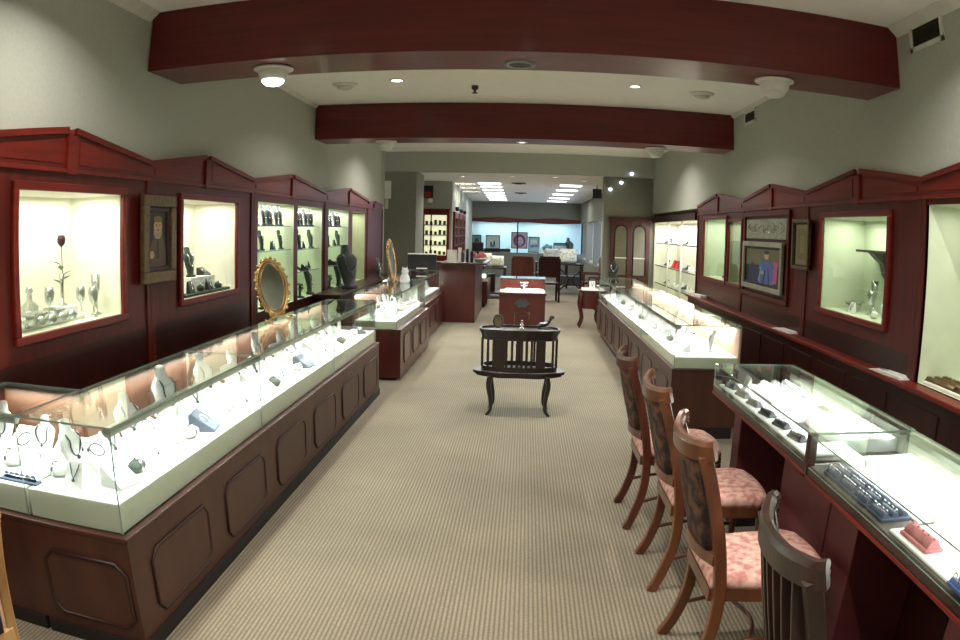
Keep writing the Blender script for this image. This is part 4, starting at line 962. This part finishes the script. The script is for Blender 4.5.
# tall niche: rows of bracelets
zz = .878
for i in range(3):
    t = tray('tray of gold and dark bracelets in the tall right niche, %s from the wall edge' % ORD[i], 'bronze', 'brassy', .42, .2, 3, 9, 'bracelet tray'); t.location = (2.6+.0*i, 3.6-.46*i, zz); t.rotation_euler = (0, 0, -R2); t.name = 'bracelet_tray'
carton(2.47, 2.5, 2.1, 3.7, zz, zz+.012, 'white', 'white_strip', 'white strip along the front of the tall right niche', 'strip', 0)
for i, (y, l) in enumerate(((4.0, 'stack of white papers on the right ledge beside the tall niche'), (6.0, 'stack of white leaflets on the right ledge under the blue picture'), (9.3, 'pale box on the far end of the right ledge'))):
    t = thing('paper_stack', l, 'papers', (2.39, y, .871), .1)
    for k in range(3 if i < 2 else 1):
        m = MB(); m.box(-.05, .05, -.2+.02*k, .18-.03*k, .006*k, .006*k+.005 if i < 2 else .035); m.build('sheet', 'paper', t)
    if i == 0: m = MB(); m.lathe([(.03, .018), (.04, .03), (.035, .03)], (0, .06, 0), 12); m.build('small_dish', 'chrome', t)
# right alcove goods
for zz, w in ((1.547, 'upper shelf'), (1.132, 'middle shelf'), (.802, 'lower shelf')):
    rowput(['easel', 'ramp', 'pillow', 'rings', 'tree', 'dramp'], 12, 10.15, 13.2, 2.7, zz, -R2, 'on the %s of the lit alcove' % w, 'displays on the alcove shelves', .03, (.8, 1.1))
for i, y in enumerate((12.0, 11.7)):
    m = MB((2.62, y, 1.132)); m.prism([(-.06+2.62, 0+1.132), (.06+2.62, 0+1.132), (.05+2.62, .12+1.132), (.0+2.62, .14+1.132)], 'y', y-.03, y+.05); tag(m.build('red_shoe_ornament', 'red'), 'small red ornament on the middle alcove shelf, %s one' % ('farther', 'nearer')[i], 'ornament')

# small tables with white tops at the far right
def cab_table(loc, w, d, h, label, topmat='white', wood='woodcase', cat='table', name='side_table'):
    t = thing(name, label, cat, loc)
    m = MB(); m.prism([(x*w/.73, y*d/.4) for x, y in bow(.365, .2, .2)], 'z', h-.03, h); m.build('tabletop', wood, t)
    m = MB(); m.prism([(x*w*.86/.73, y*d*.86/.4) for x, y in bow(.365, .2, .2)], 'z', h-.32, h-.03); m.build('apron', wood, t)
    for sx in (-1, 1):
        for sy in (-1, 1):
            x, y = sx*w*.36, sy*d*.32; p = bez([(x, y, h-.05), (x+sx*.03, y, h*.6), (x-sx*.01, y, h*.25), (x+sx*.04, y, 0)], 5)
            m = MB(); m.tube(p, [.04-.022*i/(len(p)-1) for i in range(len(p))], 8); m.build('cabriole_leg', wood, t)
    return t
cab_table((1.2, 12.55, 0), .4, .45, .66, 'small carved red table with white displays beside the long right case')
tray_at(1.2, 12.55, .66, .3, .3, 'white jewellery tray on the carved red table', 'velvet', 'chrome', 4, 4)
put('easel', (1.25, 12.65, .692), 0, 'on the carved red table', 'displays on the carved tables', 1.2)
t = bust('black bust with white trim on the far end of the right counter', 'bustblack', 'chrome', .3, 'necklace_bust', (1.62, 12.55, .9)); t.rotation_euler = (0, 0, -.4)
cab_table((1.66, 12.55, 0), .36, .4, .9, 'tall small pedestal table behind the long right case', name='plant_table')

# ------------------------------------------------------------------ far room
def simple_table(loc, w, d, h, label, wood='black_wood', shelf=None, cross=False, cloth=None, rz=0):
    t = thing('display_table', label, 'table', loc, rz)
    m = MB(); m.box(-w/2, w/2, -d/2, d/2, h-.04, h, .006); m.build('tabletop', wood, t)
    for sx in (-1, 1):
        for sy in (-1, 1):
            x, y = sx*(w/2-.04), sy*(d/2-.04)
            m = MB(); m.box(x-.025, x+.025, y-.025, y+.025, 0, h-.04, .004); m.build('leg', wood, t)
    if shelf: m = MB(); m.box(-w/2+.04, w/2-.04, -d/2+.04, d/2-.04, shelf, shelf+.04, .004); m.build('lower_shelf', wood, t)
    if cross:
        for s in (-1, 1): m = MB(); m.tube(bez([(s*(w/2-.05), -d/2+.02, h*.85), (s*.05, -d/2+.02, h*.5), (s*(w/2-.05), -d/2+.02, h*.15)], 5), .022, 6); m.build('curved_brace', wood, t)
    return t
simple_table((1.28, 19.3, 0), .7, .7, .84, 'black display table with curved side braces in the far room on the right', shelf=.25, cross=True)
carton(1.02, 1.54, 19.05, 19.5, .29, .5, 'chain', 'silver_box', 'grey silver box on the lower shelf of the black table', 'box')
simple_table((-.85, 17.6, 0), .85, .8, .78, 'dark display table with pale cushions in the far room on the left', shelf=.12)
carton(-1.05, -.7, 17.4, 17.9, .16, .6, 'wooddark', 'dark_chest', 'dark chest under the left far table', 'chest')
def cushion(x, y, z, w, label, mat='paper', rx=0):
    m = MB((x, y, z)); n = 8
    pr = []
    G = [[None]*(n+1) for _ in range(2*(n+1))]
    for sgn in (0, 1):
        for i in range(n+1):
            for j in range(n+1):
                u, v = i/n*2-1, j/n*2-1; h = .06*((1-u**4)*(1-v**4))**.5
                G[sgn*(n+1)+i][j] = m.v((x+u*w/2, y+(h if sgn else -h), z+w/2*.8+v*w/2*.8))
        for i in range(n):
            for j in range(n): m.f([G[sgn*(n+1)+i][j], G[sgn*(n+1)+i+1][j], G[sgn*(n+1)+i+1][j+1], G[sgn*(n+1)+i][j+1]], True)
    bmesh.ops.remove_doubles(m.bm, verts=m.bm.verts[:], dist=.001)
    return tag(m.build('cushion', mat), label, 'cushion')
M['floral'] = pbr('floral_white', (224, 224, 206), (150, 160, 120), .8, scale=(18, 18, 18), lo=.35, hi=.5)
cushion(-1.0, 17.5, .78, .42, 'floral pale cushion on the left far table, left one', 'floral')
cushion(-.66, 17.55, .78, .34, 'floral pale cushion on the left far table, right one', 'floral')
cushion(1.2, 19.3, .84, .5, 'white floral heart like cushion on the black table', 'floral')
def wood_chair(loc, rz, label, wood='chair_red'):
    t = thing('wooden_armchair', label, 'chair', loc, rz, 'wooden chairs of the far room')
    for sx in (-1, 1):
        for sy in (-1, 1):
            m = MB(); m.box(sx*.24-.025, sx*.24+.025, sy*.22-.025, sy*.22+.025, 0, .44 if sy < 0 else 1.05, .005); m.build('leg', wood, t)
        m = MB(); m.box(sx*.25-.03, sx*.25+.03, -.24, .24, .66, .7, .01); m.build('armrest', wood, t)
        m = MB(); m.box(sx*.25-.02, sx*.25+.02, -.24, -.2, .44, .66); m.build('arm_post', wood, t)
    m = MB(); m.box(-.27, .27, -.25, .25, .42, .47, .015); m.build('seat', wood, t)
    m = MB(); m.box(-.24, .24, .2, .24, .6, 1.1, .015); m.build('backrest', wood, t); return t
wood_chair((-.02, 16.7, 0), PI, 'dark wooden armchair in the far room, left of the pair behind the pedestal')
wood_chair((.6, 17.0, 0), PI+.1, 'dark wooden armchair in the far room, right of the pair behind the pedestal', 'wooddark')
simple_table((.85, 21.5, 0), 1.0, .7, .78, 'dark desk between the far armchairs and the window')
cushion(.85, 21.4, .78, .5, 'white cushion standing on the dark far desk', 'floral')
wood_chair((1.72, 17.6, 0), -PI/2, 'slatted red chair against the far right wall')
wood_chair((1.75, 15.6, 0), -PI/2+.2, 'red chair with white seat near the far pillar on the right')
carton(1.55, 1.95, 15.4, 15.8, .475, .53, 'white', 'seat_pad', 'white pad on the red chair near the pillar', 'pad', .02)
# bookcase block on the far left
def far_case(o, w, h0, h1, label, face, ncol=2):
    t = thing('wall_bookcase', label, 'cabinet', o, face)
    m = MB(); m.box(-w/2-.06, w/2+.06, -.06, -.0, 0, h0); m.box(-w/2-.06, w/2+.06, -.06, 0, h1, h1+.14, .004)
    for s in (-1, 1): m.box(s*(w/2), s*(w/2+.06), -.06, 0, h0, h1)
    m.build('carcass', 'wood', t)
    m = MB(); m.box(-w/2, w/2, -.012, -.004, h0, h1); m.build('lit_back', 'litback', t)
    for k in range(3):
        z = h0+(h1-h0)*(k+1)/4; m = MB(); m.box(-w/2, w/2, -.05, -.01, z-.01, z+.01); m.build('shelf', 'wooddark', t)
    for k in range(1, ncol): x = -w/2+w*k/ncol*(.6 if ncol == 2 else 1); m = MB(); m.box(x-.012, x+.012, -.055, -.012, h0, h1); m.build('upright', 'wooddark', t)
    m = MB()
    for k in range(4):
        for j in range(5):
            x = -w/2+w*(j+.5)/5; z = h0+(h1-h0)*k/4+.012; m.box(x-.03, x+.03, -.045, -.015, z, z+.07+.05*((j*7+k*3) % 4)/4, .006)
    m.build('trinkets', 'bustgrey', t)['kind'] = 'stuff'
    return t
M['litback'] = pbr('lit_back_board', (240, 240, 205), (220, 224, 180), .8, emit=(250, 248, 205), estr=.75)
far_case((-1.98, 15.7, 0), .5, 1.1, 2.0, 'lit wall bookcase with trinkets facing the camera, far left', 0)
for i in range(3):
    f = (i*1.6+.9)/10.9; x = -1.62-.33*f; y = 15.7+10.9*f
    far_case((x, y, 0), 1.1, 1.1, 1.95, 'red framed lit bookcase on the far left side wall, %s from the corner' % ORD[i], PI/2+.03, 3)
    m = MB(); m.lathe([(.03, 0), (.05, .04), (.045, .1), (.04, .1)], (x+.06, y, 2.12), 12); tag(m.build('wall_lamp', 'black'), 'small uplight above the far left bookcases, %s from the corner' % ORD[i], 'lamp')
    lamp('uplight', 'SPOT', (x+.12, y, 2.24), 12, (1, .9, .7), .03, rot=(PI, 0, 0), spot=1.6)
# display window at the far end
def flat(x0, x1, z0, z1, y, label, name, layers, cat='picture', fr='black', d=.03):
    o = ((x0+x1)/2, y, z0); t = thing(name, label, cat, o)
    m = MB(o); w = .03
    m.box(x0, x1, y, y+d, z0, z0+w); m.box(x0, x1, y, y+d, z1-w, z1); m.box(x0, x0+w, y, y+d, z0, z1); m.box(x1-w, x1, y, y+d, z0, z1); m.build('frame', fr, t)
    m = MB(o); k = 0
    for m_, pts in layers:
        m.use(m_); yy = y+d*.8-.001*k*2; k += 1
        m.f([m.v((x0+w+(x1-x0-2*w)*u, yy, z0+w+(z1-z0-2*w)*v)) for u, v in pts])
    m.build('artwork', None, t); return t
ZW = .905
flat(-.48, .13, ZW+.14, 1.66, 26.3, 'tall poster of a large pink and purple face in the far window', 'poster', [('p_pink', FULL), ('p_purple', ell(.5, .48, .42, .42)), ('p_mag', ell(.47, .46, .3, .34)), ('p_pink', ell(.55, .44, .22, .3)), ('p_mag', ell(.55, .26, .08, .025)), ('p_purple', ell(.47, .5, .045, .022)), ('p_purple', ell(.64, .5, .045, .022)), ('p_mag', [(.54, .4), (.58, .4), (.56, .47)])])
flat(.16, .58, ZW, 1.5, 26.4, 'pale blue framed notice right of the face poster', 'framed_notice', [('p_pale', FULL), ('p_teal', [(.1, .3), (.9, .34), (.9, .5), (.1, .46)]), ('p_white', [(.2, .6), (.8, .6), (.8, .85), (.2, .85)])])
flat(-1.43, -.9, ZW+.1, 1.52, 26.4, 'dark framed picture of green figures on white, far window left', 'framed_picture', [('p_white', FULL), ('p_green', ell(.35, .3, .08, .25)), ('p_green', ell(.6, .35, .08, .28)), ('p_teal', ell(.5, .2, .2, .12))])
flat(-1.95, -1.6, ZW+.1, 1.52, 26.4, 'small dark framed picture at the left end of the far window', 'framed_picture', [('p_teal', FULL), ('p_dark', ell(.5, .5, .3, .3))])
carton(-1.95, -.5, 26.1, 26.35, ZW, ZW+.12, 'black', 'dark_shelf_box', 'long low dark box under the framed pictures in the far window', 'box')
flat(1.1, 1.85, ZW+.02, 1.3, 26.4, 'low white printed panel at the right of the far window', 'printed_notice', [('p_white', FULL), ('p_teal', [(0, .75), (1, .75), (1, 1), (0, 1)]), ('p_dark', [(.05, .2), (.3, .2), (.3, .35), (.05, .35)]), ('p_dark', [(.5, .2), (.8, .2), (.8, .35), (.5, .35)])])
t = bust('tall black necklace bust in the right half of the far window', 'bustblack', 'chain', .6, 'tall_necklace_bust', (1.72, 26.3, ZW)); t.rotation_euler = (0, 0, .9)
m = MB((.85, 26.35, ZW))
for i in range(9):
    a = i*2.4; m.ball((.85+.05*(i % 4)*math.cos(a)*1.5, 26.35+.04*math.sin(a), ZW+.1+.04*(i % 5)), .09, 8)
tag(m.build('blue_flowers', 'p_teal'), 'blue flower cluster in the far window beside the notice', 'flowers')
for i, x in enumerate((-.6, .62, 1.0, 1.3, 1.95)): put('easel', (x, 26.2, ZW), 0, 'in the far display window', 'small displays in the far window', 1.6)
m = MB(); m.box(-.27, -.22, 26.0, 26.06, .9, 2.03); m.box(2.1, 2.16, 26, 26.06, .9, 2.03); struct('trim_2', m, 'black')
m = MB(); m.box(-1.95, 2.07, 26.03, 26.036, .9, 2.03); struct('window_7', m, 'pane')
# scalloped burgundy valance
m = MB((0, 25.95, 1.98)); pts = [(-1.94, 2.16)]
N = 32
for i in range(N+1):
    u = i/N; pts.append((-1.94+4.0*u, 1.985+.02*math.cos(u*4*PI)))
m.prism([(-1.94, 2.1+.0)]+[(a, b+.02) for a, b in pts[1:]]+[(2.06, 2.1)]+[(-1.94+4.0*(1-i/N), 2.15+.045*math.sin((1-i/N)*2*PI)**2) for i in range(N+1)], 'y', 25.94, 25.99)
tag(m.build('window_valance', 'beam'), 'burgundy shaped valance above the far display window', 'valance')
for x in (-1, .9): lamp('window_light', 'AREA', (x, 26.5, 2.04), 30, (.86, .96, 1), 1.6, .5)
# desk edge items on near glass

for i, (x, y, z) in enumerate(((2.0, 13.17, 2.85), (1.83, 13.37, 2.69), (1.62, 13.37, 2.55))):
    t = thing('pin_spotlight', 'tiny white pin spotlight high on the far right wall, %s from the right' % ORD[i], 'spotlight', (x, y, z))
    m = MB(); m.lathe([(.03, 0), (.03, .03), (.012, .035), (.012, .05)], seg=12); m.build('socket', 'white', t)
    m = MB(); m.ball((0, 0, -.02), .034, 12); m.build('bulb', 'lampdim', t)

# ------------------------------------------------------------------ camera, world, view
def make_camera():
    YAW, PIT, ROL, H = .06, -.1256, -.0215, 1.65
    R = Matrix.Rotation(YAW, 3, 'Z') @ Matrix.Rotation(PIT, 3, 'X') @ Matrix.Rotation(ROL, 3, 'Y')
    m = Matrix.Identity(4)
    for i in range(3):
        m[i][0] = R[i][0]; m[i][1] = R[i][2]; m[i][2] = -R[i][1]
    m[2][3] = H
    cd = bpy.data.cameras.new('camera'); c = bpy.data.objects.new('camera', cd); COL.objects.link(c)
    c.matrix_world = m
    cd.sensor_fit = 'HORIZONTAL'; cd.sensor_width = 36; cd.sensor_height = 24; cd.clip_start = .02; cd.clip_end = 100
    cd.lens = 705.6*36/960
    cd.type = 'PANO'; cy = cd
    cy.panorama_type = 'FISHEYE_LENS_POLYNOMIAL'; cy.fisheye_fov = math.radians(150)
    k1 = (960/36)/705.6
    cy.fisheye_polynomial_k0 = 0; cy.fisheye_polynomial_k1 = -k1; cy.fisheye_polynomial_k2 = 0
    cy.fisheye_polynomial_k3 = -k1*.0195*(960/36/480)**2; cy.fisheye_polynomial_k4 = 0
    bpy.context.scene.camera = c
make_camera()
w = bpy.data.worlds.new('world'); bpy.context.scene.world = w; w.use_nodes = True
w.node_tree.nodes['Background'].inputs[0].default_value = (1, .95, .88, 1); w.node_tree.nodes['Background'].inputs[1].default_value = .3
vs = bpy.context.scene.view_settings; vs.view_transform = 'Standard'; vs.look = 'None'; vs.exposure = 0.0
cyc = bpy.context.scene.cycles
cyc.max_bounces = 10; cyc.diffuse_bounces = 4; cyc.glossy_bounces = 4; cyc.transparent_max_bounces = 24; cyc.sample_clamp_indirect = 4; cyc.use_denoising = True
